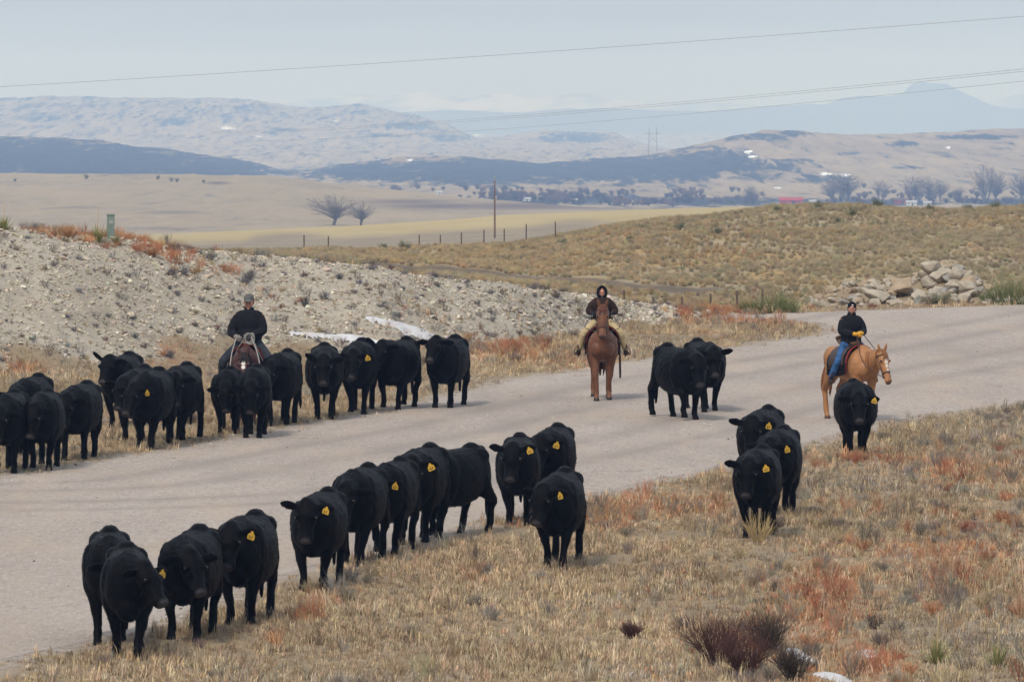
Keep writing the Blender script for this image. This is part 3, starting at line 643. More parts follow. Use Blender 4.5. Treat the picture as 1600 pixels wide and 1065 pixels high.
# ------------------------------------------------------------------ horses
def tube(S_, pts, r, n=6, sub=3): return S_.loft([(p[0], p[1], p[2], r, r) for p in pts], n, sub, (.3, .2, 1))
def horse(X, Y, th, coat, mane_m, hooves, npitch, hpitch, hy, gait, label, sc=1.0, stocking=None, blaze=None, tail_x=0.0, neck=.62, wide=1.06, hs=1.0):
    g = GAITS[gait]; S_ = Sculpt()
    S_.loft([(0, .88, 1.18, .10, .14), (0, .78, 1.17, .22, .25), (0, .58, 1.15, .275, .31), (0, .30, 1.12, .285, .31), (0, .0, 1.09, .30, .33), (0, -.28, 1.10, .28, .335), (0, -.50, 1.14, .25, .33), (0, -.68, 1.16, .20, .28), (0, -.78, 1.16, .10, .16)], 18, 3)
    S_.loft([(0, .7, 1.36, .10, .08), (0, .4, 1.37, .11, .08), (0, .0, 1.34, .10, .08), (0, -.32, 1.42, .07, .09), (0, -.5, 1.42, .06, .1)], 10)
    for sx in (-1, 1): S_.ball((sx * .13, .55, 1.22), (.17, .26, .24)); S_.ball((sx * .15, -.5, 1.08), (.14, .2, .28)); S_.ball((sx * .1, -.7, 1.05), (.12, .12, .15))
    y1 = R(hy); B = V(0, -.50, 1.22); n1 = pol(y1 * .35, R(npitch - 8)); n2 = pol(y1 * .7, R(npitch + 6)); A = B + n1 * neck * .55; P = A + n2 * neck * .5
    S_.loft([(B.x, B.y, B.z, .17, .30), (*(B + n1 * neck * .3), .13, .235), (*A, .105, .19), (*(A + n2 * neck * .3), .09, .15), (*P, .08, .12)], 14, 3)
    h = pol(y1, R(hpitch))
    s_, u, f = add_head(S_, P, h, [(t_, o_, a_ * hs, b_) for t_, o_, a_, b_ in ((-.08, .0, .06, .07), (-.02, .0, .085, .10), (.08, -.02, .10, .13), (.18, -.03, .098, .14), (.30, -.015, .075, .105), (.42, -.01, .06, .078), (.52, -.01, .062, .068), (.59, -.02, .06, .062), (.63, -.02, .04, .04))], None, 0, 0, 0)
    for sx in (-1, 1):
        S_.ball(P + f * .17 + s_ * (sx * .08) + u * .06, .035)
        e0 = P - f * .05 + s_ * (sx * .06) + u * .05; ed = (-f * .75 + u * .45 + s_ * sx * .22).normalized()
        S_.loft([(*(e0 + ed * t), a, .022) for t, a in ((0, .03), (.05, .04), (.10, .032), (.16, .008))], 8, 2, tuple(s_))
        S_.ball(P + f * .57 + s_ * (sx * .045) + u * .02, .024)
    feet = []
    for i, (sx, hind) in enumerate(((-1, 0), (1, 0), (-1, 1), (1, 1))):
        dy, lift = g[i]
        if not hind:
            fx = sx * .125; kn = V(sx * .14, -.55 + dy * .5 - (lift > .04) * .1, .50 + lift * .6); ft = V(fx, -.53 + dy, lift)
            S_.limb([(sx * .16, -.50, 1.05, .13), (sx * .155, -.53, .86, .105), (sx * .145, -.54 + dy * .3, .68, .075), (*kn, .062), (fx, kn.y + (ft.y - kn.y) * .4, .36 + lift, .046), (fx, ft.y + .02, .17 + lift, .053), (fx, ft.y - .02, .10 + lift, .042)])
            S_.loft([(fx, ft.y - .03, .12 + lift, .042, .045), (fx, ft.y - .05, .05 + lift, .055, .065), (fx, ft.y - .06, .0 + lift, .064, .075)], 10, 2)
        else:
            fx = sx * .14; hk = V(sx * .14, .86 + dy * .7, .58 + lift * .6); ft = V(fx, .76 + dy, lift)
            S_.limb([(sx * .11, .58, 1.12, .15), (sx * .15, .55 + dy * .2, .90, .14), (sx * .16, .68 + dy * .5, .73, .095), (*hk, .064), (fx, .83 + dy * .9, .42 + lift, .05), (fx, ft.y + .03, .17 + lift, .054), (fx, ft.y, .10 + lift, .043)])
            S_.loft([(fx, ft.y, .12 + lift, .042, .045), (fx, ft.y - .02, .05 + lift, .055, .065), (fx, ft.y - .03, .0 + lift, .062, .073)], 10, 2)
        feet.append(ft)
    me = S_.fuse('horse_body', .016, 3)
    bl = [np.array(P + f * t + u * .1) for t in (blaze or ())]
    def tn(co):
        t = np.zeros(len(co))
        for b in bl: t = np.maximum(t, 1 - sstep(.025, .05, np.linalg.norm((co - b) * np.array([1, 1, 1]), axis=1)))
        dn = np.linalg.norm(co - np.array(P + f * .62), axis=1); t = np.where(dn < .1, -.75 * (1 - sstep(.04, .1, dn)), t)
        if stocking == 'dark': t = np.where((co[:, 2] < .5) & (t == 0), -.55 * (1 - sstep(.25, .5, co[:, 2])), t)
        return np.where(co[:, 2] < .07, -1, t)
    tone(me, tn)
    o = link('horse', me, coat); tag(o, label, 'horse', 'ridden horses behind the herd')
    for sx in (-1, 1): link('eye', Sculpt().ball(P + f * .17 + s_ * (sx * .098) + u * .072, .022, nu=10, nv=7).raw('eye'), M['eye'], o)
    # mane along the crest, forelock, tail
    mn = Sculpt(); rnd = random.Random(5)
    for k in range(26):
        t = k / 25; c = (B + n1 * neck * .1).lerp(A, min(1, t * 1.6)) if t < .6 else A.lerp(P, (t - .6) / .4)
        hh = .235 - .12 * t; top = c + V(0, 0, 1) * hh * .9 + n1 * 0; sd = rnd.choice((-1, 1)) if k % 3 == 0 else 1
        back = -pol(y1 * .5, 0) * .0
        p = [top + back, top + s_ * (sd * .07) + V(0, .02, -.02), top + s_ * (sd * (.12 - t * .03)) + V(0, .02, -.12), top + s_ * (sd * (.125 - t * .03)) + V(rnd.uniform(-.02, .02), .0, -.22 - rnd.random() * .06)]
        mn.loft([(*q, a, a * .5) for q, a in zip(p, (.02, .026, .022, .005))], 6, 2, (0, 1, 0))
    for k in range(5):
        q0 = P - f * .06 + u * .09 + s_ * ((k - 2) * .018)
        mn.loft([(*q0, .015, .01), (*(q0 + f * .10 + u * .035), .017, .01), (*(q0 + f * .22 + u * .02 + s_ * ((k - 2) * .012)), .004, .004)], 6, 2)
    link('mane', mn.raw('mane'), mane_m, o)
    tl = Sculpt()
    for k in range(16):
        a = rnd.uniform(-1, 1); b = rnd.uniform(-1, 1); L = rnd.uniform(.42, .58)
        tl.loft([(a * .02, .86, 1.30, .025, .02), (a * .03 + tail_x * .3, .95 + b * .02, 1.15, .024, .02), (a * .07 + tail_x * .7, 1.0 + b * .05, .85, .026, .02), (a * .08 + tail_x, .99 + b * .06, .62, .022, .018), (a * .05 + tail_x, .97 + b * .04, L, .006, .006)], 6, 2)
    link('tail', tl.raw('tail'), mane_m, o)
    # bridle
    br = Sculpt()
    def strap(t, off, a, b, w=.011):
        c = P + f * t + u * off; N = 20; pts = []
        for k in range(N + 1):
            q = 2 * math.pi * k / N; pts.append(c + s_ * math.cos(q) * a + u * math.sin(q) * b)
        br.loft([(*p, w, w * .8) for p in pts], 6, 1, tuple(f))
    strap(.04, -.015, .105, .128); strap(.40, -.01, .07, .09)
    for sx in (-1, 1):
        a_ = P + f * .02 + s_ * (sx * .104); b_ = P + f * .48 + s_ * (sx * .072) - u * .03
        br.loft([(*a_.lerp(b_, t), .008, .010) for t in (0, .33, .66, 1)], 6, 1)
        ring = b_; br.ball(ring, .022)
    link('bridle', br.raw('bridle'), M['leather'], o)
    gx_, gy_ = GP(X, Y); th_ = R(th); off = Matrix.Rotation(th_, 2) @ Vector((0, -.53 * sc)); rx, ry = gx_ - off.x, gy_ - off.y
    fz = T(gx_, gy_); w = Matrix.Rotation(th_, 2) @ Vector((0, .76 * sc)); bz = T(rx + w.x, ry + w.y)
    o.location = (rx, ry, fz + (bz - fz) * .4 - .004); o.rotation_euler = (math.atan2(bz - fz, 1.29 * sc), 0, th_); o.scale = (sc * wide, sc, sc)
    o['bit'] = list(P + f * .48)
    return o, P, f, s_, u
M['leather'] = simple('dark_leather', (.045, .022, .014), .3, 12, .5, .4, .002)
M['leather2'] = simple('saddle_leather', (.085, .04, .02), .3, 10, .5, .4, .003)
M['blanket'] = simple('dark_woven_blanket', (.03, .025, .03), .4, 14, .95, .05, .004)
M['redtrim'] = simple('red_woven_trim', (.22, .03, .025), .3, 14, .95, .05, .003)
M['metal'] = simple('dull_metal', (.35, .34, .32), .1, 12, .4, .5, 0)
M['sorrel'] = hide_mat('sorrel_coat', (.105, .04, .018), (.03, .02, .017), (.62, .55, .48), .6, .008, .5, .3)
M['palomino'] = hide_mat('dun_coat', (.27, .125, .048), (.10, .05, .03), (.66, .58, .48), .45, .008, .5, .3)
M['bay'] = hide_mat('dark_bay_coat', (.045, .015, .011), (.012, .01, .009), (.7, .66, .6), .4, .006, .55, .3)
M['mane_s'] = simple('sorrel_mane', (.10, .035, .018), .3, 30, .7, .2, .004)
M['mane_p'] = simple('brown_mane', (.20, .085, .035), .35, 30, .7, .2, .004)
M['mane_b'] = simple('black_mane', (.012, .01, .01), .3, 30, .7, .2, .004)
M['skin'] = simple('ruddy_skin', (.46, .22, .15), .12, 14, .55, .35, .001)
def cloth(name, c, **k): return simple(name, c, k.get('var', .3), k.get('scale', 9), .9, .1, k.get('bump', .012))
M['blackcoat'] = cloth('black_padded_cloth', (.012, .012, .014)); M['browncoat'] = cloth('dark_brown_cloth', (.03, .018, .014)); M['navycoat'] = cloth('dark_navy_cloth', (.013, .015, .02))
M['jeans'] = cloth('blue_denim', (.035, .09, .21), var=.5); M['darkjeans'] = cloth('dark_denim', (.03, .035, .045)); M['tanpants'] = cloth('tan_canvas', (.46, .36, .20), var=.15)
M['cap'] = cloth('grey_cap_cloth', (.10, .10, .095)); M['beanie'] = cloth('black_knit', (.010, .010, .013), bump=.004); M['hood'] = cloth('navy_hood_cloth', (.008, .009, .014), bump=.006)
M['yglove'] = cloth('yellow_leather', (.62, .33, .04), var=.12, bump=.003); M['glove'] = cloth('grey_work_cloth', (.22, .20, .18), var=.2); M['dglove'] = cloth('dark_glove_cloth', (.02, .02, .022))
M['rope'] = simple('pale_rope', (.30, .285, .26), .12, 60, .8, .1, .002); M['boot'] = simple('brown_boot_leather', (.03, .018, .012), .3, 10, .5, .35, .002); M['white'] = simple('white_patch', (.75, .75, .75), .05, 10, .7, .2, 0)

def saddle(horse_o, label, sc):
    """sits on the horse's back: its own thing"""
    t = empty('saddle', (0, 0, 0)); t.matrix_world = horse_o.matrix_basis.copy(); tag(t, label, 'saddle', 'saddles on the horses')
    def sheet(name, y0, y1, drop, up, mat, thick, flare=0.0):
        n = 15; ny = 7; vs, fs = [], []
        for lay in (0, 1):
            for j in range(ny):
                y = y0 + (y1 - y0) * j / (ny - 1); zc = np.interp(y, [-.5, -.32, 0, .4, .7], [1.50, 1.49, 1.425, 1.445, 1.44]) + up
                for i in range(n):
                    a = -1 + 2 * i / (n - 1); ang = a * math.pi * .5 * drop
                    w = np.interp(y, [-.6, -.3, 0, .4, .7], [.27, .305, .325, .31, .28]) + up + flare
                    x = math.sin(min(max(ang, -math.pi / 2), math.pi / 2)) * w; z = zc - .34 * (1 - math.cos(min(abs(ang), math.pi / 2))) - max(0, abs(ang) - math.pi / 2) * .33
                    vs.append((x, y, z + thick * (1 - lay)))
        m = n * ny
        for j in range(ny - 1):
            for i in range(n - 1):
                q = (j * n + i, j * n + i + 1, (j + 1) * n + i + 1, (j + 1) * n + i); fs.append(q); fs.append(tuple(m + k for k in reversed(q)))
        edge = [i for i in range(n)] + [j * n + n - 1 for j in range(1, ny)] + [(ny - 1) * n + i for i in range(n - 2, -1, -1)] + [j * n for j in range(ny - 2, 0, -1)]
        for a, b in zip(edge, edge[1:] + edge[:1]): fs.append((b, a, a + m, b + m))
        me = mesh(name, vs, fs); bm = bmesh.new(); bm.from_mesh(me); bmesh.ops.recalc_face_normals(bm, faces=bm.faces); bm.to_mesh(me); bm.free()
        return link(name, me, mat, t)
    bl = sheet('saddle_blanket', -.36, .46, 1.42, .006, M['blanket'], .015)
    tr = sheet('blanket_trim', -.385, -.34, 1.40, .012, M['redtrim'], .018); tr.parent = bl
    sheet('skirt', -.28, .34, 1.25, .03, M['leather'], .02)
    s = Sculpt(); s.loft([(0, .30, 1.60, .20, .035), (0, .24, 1.545, .20, .05), (0, .10, 1.49, .16, .05), (0, -.08, 1.49, .13, .05), (0, -.20, 1.55, .13, .045)], 14, 3); link('seat', s.fuse('seat', .012, 2), M['leather2'], t)
    h = Sculpt(); h.limb([(0, -.21, 1.53, .035), (0, -.235, 1.60, .025), (0, -.25, 1.64, .02)], 8); h.ball((0, -.255, 1.655), (.045, .045, .016)); link('horn', h.raw('horn'), M['leather2'], t)
    c = Sculpt(); c.loft([(x, .27 + .06 * (1 - (x / .2) ** 2), 1.60 + .05 * (1 - (x / .22) ** 2), .02, .045) for x in (-.2, -.12, 0, .12, .2)], 8, 3, (0, 1, 0)); link('cantle', c.raw('cantle'), M['leather2'], t)
    for sx in (-1, 1):
        q = Sculpt(); q.loft([(sx * .315, -.22, 1.16, .02, .03), (sx * .31, -.22, .95, .012, .03), (sx * .2, -.22, .80, .012, .03), (0, -.22, .755, .012, .03)], 8, 2, (1, 0, .3)) if sx > 0 else None
        if sx > 0: link('cinch', q.raw('cinch'), M['leather'], t)
    return t
def stirrup(t, pos, sc_):
    s = Sculpt(); p = Vector(pos)
    s.loft([(p.x, p.y - .0, p.z, .07, .012), (p.x, p.y + .01, p.z, .07, .012)], 6, 1)
    pts = [(p.x - .06, p.y, p.z), (p.x - .055, p.y, p.z + .09), (p.x, p.y, p.z + .15), (p.x + .055, p.y, p.z + .09), (p.x + .06, p.y, p.z)]
    s.loft([(*q, .02, .009) for q in pts], 6, 3, (0, 1, 0)); s.loft([(p.x - .06, p.y - .0, p.z, .035, .01), (p.x + .06, p.y, p.z, .035, .01)], 6, 1, (0, 1, 0))
    return s

def rider(horse_o, seat, label, k=1.0, coat=None, legs=None, hat='cap', gl=None, boot=None, spread=.40, foot_back=.05, hands=((-.08, -.36, .16), (.08, -.36, .16)), head_yaw=0, head_down=0, knee=None, face=None, lean=.0):
    sp = Vector(seat)     # in the horse's frame
    def q(x, y, z): return Vector((x * k, y * k, z * k))
    b = Sculpt()
    hips, waist, chest, shl, nk = q(0, 0, .03), q(0, .01 - lean * .2, .20), q(0, .0 - lean * .5, .38), q(0, -.0 - lean, .50), q(0, -.01 - lean, .565)
    def sec(p, a, c): return (p.x, p.y, p.z, a * k, c * k)
    def torso(S_, g):
        S_.loft([sec(hips - q(0, 0, .08), .10 + g, .09 + g), sec(hips, .155 + g, .125 + g), sec(waist, .145 + g, .105 + g), sec(chest, .175 + g, .12 + g), sec(shl, .165 + g, .09 + g), sec(shl + q(0, 0, .05), .09 + g, .065 + g)], 16, 3)
    hd = q(0, -.03 - lean, .685 if hat != 'hood' else .655); Rm = Matrix.Rotation(R(head_yaw), 3, 'Z') @ Matrix.Rotation(R(head_down), 3, 'X')
    def HP(x, y, z): return hd + Rm @ q(x, y, z)
    torso(b, 0)
    b.loft([sec(shl + q(0, 0, .02), .065, .065), sec(nk, .055, .058), sec(hd - q(0, -.01, .06), .052, .058)], 12, 2)
    def hsec(x, y, z, a, c): p = HP(x, y, z); return (p.x, p.y, p.z, a * k, c * k)
    b.loft([hsec(0, -.03, -.115, .028, .022), hsec(0, -.022, -.09, .048, .05), hsec(0, -.005, -.045, .066, .078), hsec(0, .008, .01, .073, .092), hsec(0, .012, .06, .072, .093), hsec(0, .015, .10, .052, .068), hsec(0, .015, .12, .02, .03)], 16, 3, tuple(Rm @ V(1, 0, 0)))
    for x, y, z, r in ((0, -.096, -.015, (.013, .018, .024)), (0, -.09, .025, (.05, .014, .012)), (0, -.082, -.058, (.024, .012, .010)), (0, -.07, -.098, (.022, .018, .018)), (-.038, -.07, -.02, (.02, .018, .02)), (.038, -.07, -.02, (.02, .018, .02)), (-.074, .012, -.005, (.009, .018, .03)), (.074, .012, -.005, (.009, .018, .03))):
        b.ball(HP(x, y, z), tuple(w * k for w in r), Rm)
    sl = []; ar = []
    for i, sx in enumerate((-1, 1)):
        sh = q(sx * .185, -lean, .475); hn = q(*hands[i]); mid = sh.lerp(hn, .5); el = mid + q(sx * .10, .10, -.10)
        ar.append((sh, el, hn))
        b.limb([(*sh, .055 * k), (*sh.lerp(el, .5), .047 * k), (*el, .04 * k), (*el.lerp(hn, .5), .036 * k), (*hn, .027 * k)], 10)
        hp = q(sx * .09, 0, .0); kn = q(sx * (spread - .06), -.34, -.30) if knee is None else q(sx * knee[0], knee[1], knee[2]); an = q(sx * spread, -.34 + foot_back + .22, -.70); toe = an + q(sx * .05, -.17, -.03)
        sl.append((hp, kn, an, toe))
        b.limb([(*hp, .10 * k), (*hp.lerp(kn, .5), .078 * k), (*kn, .058 * k), (*kn.lerp(an, .35), .056 * k), (*an, .038 * k), (*(an - q(0, 0, .05)), .036 * k)], 12)
        b.limb([(*(an - q(0, -.03, .06)), .034 * k), (*(an.lerp(toe, .5) - q(0, 0, .05)), .035 * k), (*toe, .03 * k)], 10)
    def hand(S_, i, g=0.0, fsc=1.0):
        sh, el, hn = ar[i]; sx = (-1, 1)[i]; d = (hn - el).normalized(); inn = V(-sx, 0, 0); inn = (inn - d * inn.dot(d)).normalized(); dn = inn.cross(d); dn = dn if dn.z < 0 else -dn
        pc = hn + d * .045 * k
        S_.loft([(*(hn - d * .02 * k), (.027 + g) * k, (.022 + g) * k), (*(hn + d * .02 * k), (.036 + g) * k, (.02 + g) * k), (*(hn + d * .085 * k), (.043 + g) * k, (.018 + g) * k)], 10, 2, tuple(dn))
        for fi, (o_, L) in enumerate(((-.033, .072), (-.011, .082), (.011, .077), (.033, .06))):
            p0 = hn + (d * .085 + dn * o_) * k; p1 = p0 + (d * .6 * L * .5 + inn * .28 * L) * k; p2 = p1 + (inn * .38 * L - d * .05 * L) * k; p3 = p2 + (inn * .08 - d * .35) * L * k
            S_.loft([(*p, (r + g) * k, (r + g) * k) for p, r in ((p0, .0105), (p1, .010), (p2, .0092), (p3, .008))], 8, 2)
        t0 = hn + (d * .03 - dn * .03) * k; t1 = t0 + (d * .03 - dn * .022 + inn * .012) * k; t2 = t1 + (d * .022 + inn * .022) * k
        S_.loft([(*p, (r + g) * k, (r + g) * k) for p, r in ((t0, .014), (t1, .012), (t2, .009))], 8, 2)
    for i in (0, 1): hand(b, i)
    me = b.fuse('person_body', .0085, 1)
    p_o = link('person', me, M['skin']); tag(p_o, label, 'person', 'riders driving the cattle')
    def child(name, S_, mat, vox=.011, sm=2, par=None): return link(name, S_.fuse(name, vox * max(k, .75), sm) if vox else S_.raw(name), mat, par or p_o)
    j = Sculpt(); torso(j, .048); j.loft([sec(hips - q(0, -.0, .10), .19, .165), sec(hips + q(0, 0, .02), .205, .18), sec(waist, .195, .165)], 14, 2)
    j.loft([sec(shl + q(0, 0, .03), .10, .09), sec(nk + q(0, .0, .0), .082, .082), sec(nk + q(0, .0, .035), .078, .08)], 12, 2)
    for sx, (sh, el, hn) in zip((-1, 1), ar):
        j.ball(sh - q(sx * .02, 0, .02), .07 * k)
        j.limb([(*(sh - q(sx * .06, 0, .0)), .06 * k), (*(sh - q(sx * .015, 0, .02)), .068 * k), (*sh.lerp(el, .5), .08 * k), (*el, .076 * k), (*el.lerp(hn, .5), .066 * k), (*el.lerp(hn, .86), .05 * k)], 12)
    jk = child('jacket', j, coat)
    zp = Sculpt(); zp.loft([(*(shl + q(0, -.10, .02)), .01 * k, .006 * k), (*(shl + q(.0, -.115, -.03)), .012 * k, .008 * k)], 6, 1); link('zip_pull', zp.raw('zip_pull'), M['white'], jk)
    tr = Sculpt(); tr.loft([sec(hips - q(0, 0, .10), .14, .13), sec(hips + q(0, 0, .03), .165, .135)], 14, 2)
    for hp, kn, an, toe in sl: tr.limb([(*hp, .115 * k), (*hp.lerp(kn, .5), .098 * k), (*kn, .076 * k), (*kn.lerp(an, .4), .072 * k), (*kn.lerp(an, .92), .06 * k)], 12)
    child('trousers', tr, legs)
    for sx, (hp, kn, an, toe) in zip((-1, 1), sl):
        bt = Sculpt(); bt.limb([(*kn.lerp(an, .72), .058 * k), (*kn.lerp(an, .88), .052 * k), (*an, .05 * k), (*(an - q(0, 0, .055)), .05 * k)], 10)
        a = an - q(0, -.045, .075); bt.loft([(*a, .036 * k, .034 * k), (*(an.lerp(toe, .45) - q(0, 0, .05)), .044 * k, .045 * k), (*(an.lerp(toe, .8) - q(0, 0, .02)), .047 * k, .036 * k), (*toe, .036 * k, .026 * k), (*(toe + q(0, -.035, 0)), .015 * k, .016 * k)], 10, 2)
        bt.ball(a - q(0, 0, .035), (.03 * k, .034 * k, .022 * k)); child('boot', bt, boot or M['boot'], .009)
    for i in (0, 1):
        gS = Sculpt(); hand(gS, i, .0045); sh, el, hn = ar[i]; gS.limb([(*el.lerp(hn, .76), .046 * k), (*el.lerp(hn, .9), .042 * k), (*hn, .034 * k)], 10)
        child('glove', gS, gl, .0058, 1)
    for sx in (-1, 1): link('eye', Sculpt().ball(HP(sx * .03, -.082, .006), (.012 * k, .008 * k, .008 * k), nu=8, nv=6).raw('eye'), M['eye'], p_o)
    hS = Sculpt()
    if hat == 'cap':
        hS.loft([hsec(0, .012, .035, .082, .10), hsec(0, .014, .075, .081, .10), hsec(0, .012, .115, .068, .085), hsec(0, .01, .138, .03, .04)], 14, 2, tuple(Rm @ V(1, 0, 0)))
        pts = [HP(0, -.085, .05), HP(0, -.13, .045), HP(0, -.165, .032)]; hS.loft([(*p, a * k, .01 * k) for p, a in zip(pts, (.07, .068, .05))], 12, 2)
        for sx in (-1, 1): hS.ball(HP(sx * .075, .02, .0), (.012 * k, .03 * k, .04 * k), Rm)
        child('cap', hS, M['cap'], .008)
        hr = Sculpt(); hr.loft([hsec(0, .055, -.05, .055, .045), hsec(0, .045, .0, .07, .06), hsec(0, .04, .04, .074, .07)], 12, 2); child('hair', hr, M['beanie'], .009)
    if hat == 'beanie':
        hS.loft([hsec(0, .018, .02, .083, .098), hsec(0, .014, .055, .083, .10), hsec(0, .012, .10, .072, .088), hsec(0, .01, .135, .04, .05), hsec(0, .01, .145, .01, .015)], 14, 2, tuple(Rm @ V(1, 0, 0)))
        for sx in (-1, 1): hS.ball(HP(sx * .072, .02, -.01), (.014 * k, .035 * k, .045 * k), Rm)
        bo = child('knit_hat', hS, M['beanie'], .008)
        pm = Sculpt().ball(HP(.015, -.088, .07), (.018 * k, .008 * k, .013 * k), Rm); link('hat_patch', pm.raw('hat_patch'), M['white'], bo)
        sc_ = Sculpt(); sc_.loft([sec(nk + q(0, -.01, -.03), .085, .095), sec(nk + q(0, -.02, .02), .078, .09), sec(nk + q(0, -.03, .06), .066, .085)], 14, 2); child('neck_gaiter', sc_, M['beanie'], .009)
    if hat == 'hood':
        # shell round the head, open at the face
        N, Mn = 20, 12; vs, fs = [], []
        for lay, g_ in ((0, 1.0), (1, .90)):
            for a in range(Mn + 1):
                ph = -1.25 + (math.pi / 2 + 1.25) * a / Mn * .98
                for bq in range(N + 1):
                    th = R(38) + R(360 - 76) * bq / N          # gap of 76 degrees at the face
                    r = g_; x = math.sin(th) * math.cos(ph) * .125 * r; y = -math.cos(th) * math.cos(ph) * .14 * r; z = math.sin(ph) * .16 * r
                    vs.append(HP(x, y + .01, z + .02))
        n2_ = (Mn + 1) * (N + 1)
        for a in range(Mn):
            for bq in range(N):
                i0 = a * (N + 1) + bq; fs.append((i0, i0 + 1, i0 + N + 2, i0 + N + 1)); fs.append(tuple(n2_ + w for w in (i0 + N + 1, i0 + N + 2, i0 + 1, i0)))
            for bq in (0, N):
                i0 = a * (N + 1) + bq; fs.append((i0, i0 + N + 1, i0 + N + 1 + n2_, i0 + n2_))
        for bq in range(N): fs.append((bq + 1, bq, bq + n2_, bq + 1 + n2_))
        link('hood', mesh('hood', vs, fs), M['hood'], p_o)
        cl = Sculpt(); cl.loft([sec(nk + q(0, 0, -.04), .10, .10), sec(nk + q(0, -.01, .02), .088, .098), sec(nk + q(0, -.015, .05), .08, .095)], 14, 2); child('collar', cl, M['hood'], .01)
        ht = Sculpt(); ht.loft([hsec(0, .015, .03, .08, .096), hsec(0, .014, .08, .075, .09), hsec(0, .012, .118, .04, .055)], 12, 2); child('knit_hat', ht, M['beanie'], .009)
    mw = horse_o.matrix_basis @ Matrix.Translation(sp)
    p_o.matrix_world = mw
    return p_o, ar, sl, q, sp
def reins(horse_o, pts, mat, name, label, r=.009, cat='reins', grp=None):
    S_ = Sculpt(); tube(S_, pts, r, 6, 5); o = link(name, S_.raw(name), mat); o.matrix_world = horse_o.matrix_basis.copy(); tag(o, label, cat, grp); return o
def stirrups(sad, ar_sl, q, sp, lab=None):
    for sx, (hp, kn, an, toe) in zip((-1, 1), ar_sl):
        m = sp + an.lerp(toe, .62) - Vector((0, 0, .05)); s = stirrup(sad, m, 1); st = link('stirrup', s.raw('stirrup'), M['leather2'], sad)
        a = sp + kn.lerp(hp, .55) + Vector((0, .06, -.05)); f_ = Sculpt(); top = Vector((sx * .30, .02, 1.30)); f_.loft([(*top, .012, .10), (*(top.lerp(m, .5) + Vector((sx * -.01, 0, 0))), .012, .09), (*(m + Vector((0, 0, .16))), .012, .035)], 8, 2, (1, 0, 0)); link('fender', f_.raw('fender'), M['leather'], sad)
# child on the sorrel horse
h2, P2, f2, s2, u2 = horse(942, 625.5, 1, M['sorrel'], M['mane_s'], None, 60, -66, -4, 0, 'reddish sorrel horse walking head-on along the far side of the road', 1.0, blaze=(.10,), tail_x=0, neck=.71, wide=1.06, hs=1.22)
sd2 = saddle(h2, 'saddle on the sorrel horse under the hooded child', 1)
r2 = rider(h2, (0, .06, 1.58), 'small hooded rider in tan trousers sitting on the sorrel horse', .86, M['browncoat'], M['tanpants'], 'hood', M['dglove'], M['boot'], spread=.52, foot_back=.0, hands=((-.20, -.22, .18), (.20, -.22, .18)), knee=(.40, -.30, -.26))
stirrups(sd2, r2[2], r2[3], r2[4])
for sx in (0, 1):
    hn = r2[4] + r2[1][sx][2] + Vector((0, -.06, 0)); bt = P2 + f2 * .48 + s2 * ((-.075, .075)[sx])
    reins(h2, [hn, hn.lerp(bt, .4) + Vector(((-.2, .2)[sx], 0, -.10)), hn.lerp(bt, .75) + Vector(((-.12, .12)[sx], 0, -.06)), bt], M['leather'], 'rein', 'dark leather rein from the hooded child to the sorrel horse', .008, grp='reins of the sorrel horse')
ls = Sculpt(); ls.loft([(.34, .12, 1.05, .018, .010), (.345, .13, .80, .02, .010), (.35, .12, .55, .022, .010), (.35, .11, .42, .016, .008)], 6, 2); link('tie_strap', ls.raw('tie_strap'), M['leather'], sd2)
# right rider, palomino
h3, P3, f3, s3, u3 = horse(1351, 659, 25, M['palomino'], M['mane_p'], None, 14, -64, 8, 2, 'golden dun horse standing angled on the gravel behind the round cow', .97, blaze=(.12, .2, .28, .36), tail_x=-.05)
sd3 = saddle(h3, 'dark saddle with red-edged blanket on the golden dun horse', 1)
r3 = rider(h3, (0, .06, 1.53), 'rider in black coat, blue jeans and yellow gloves on the dun horse', 1.0, M['blackcoat'], M['jeans'], 'beanie', M['yglove'], M['boot'], spread=.42, foot_back=.13, hands=((-.05, -.30, .19), (.04, -.37, .20)), head_yaw=-28, knee=(.36, -.20, -.33))
stirrups(sd3, r3[2], r3[3], r3[4])
for sx in (0, 1):
    hn = r3[4] + r3[1][sx][2] + Vector((0, -.06, 0)); bt = P3 + f3 * .48 + s3 * ((-.075, .075)[sx])
    reins(h3, [hn, hn.lerp(bt, .4) + Vector(((-.14, .14)[sx], 0, -.12)), hn.lerp(bt, .75) + Vector(((-.1, .1)[sx], 0, -.1)), bt], M['leather'], 'rein', 'thin rein from yellow gloves to the dun horse', .008, grp='reins of the dun horse')
# left rider, bay
h1, P1, f1, s1, u1 = horse(384, 665, -4, M['bay'], M['mane_b'], None, 8, -60, 4, 2, 'dark bay horse with white face marks hidden behind the far row of cows', 1.0, blaze=(.10, .16, .24), tail_x=0)
sd1 = saddle(h1, 'saddle on the dark bay horse under the capped rider', 1)
r1 = rider(h1, (0, .06, 1.53), 'rider in black coat and grey cap holding a pale rope', 1.12, M['blackcoat'], M['darkjeans'], 'cap', M['glove'], M['boot'], spread=.44, foot_back=.04, hands=((-.17, -.30, .10), (.06, -.33, .13)), head_yaw=-4, head_down=6)
stirrups(sd1, r1[2], r1[3], r1[4])
for sx in (0, 1):
    hn = r1[4] + r1[1][sx][2] + Vector((0, -.06, 0)); bt = P1 + f1 * .48 + s1 * ((-.075, .075)[sx])
    reins(h1, [hn, hn.lerp(bt, .3) + Vector(((-.1, .14)[sx], 0, -.08)), hn.lerp(bt, .7) + Vector(((-.14, .2)[sx], 0, -.12)), bt], M['rope'], 'rein', 'pale rope rein from grey gloves to the dark bay horse', .011, grp='reins of the dark bay horse')
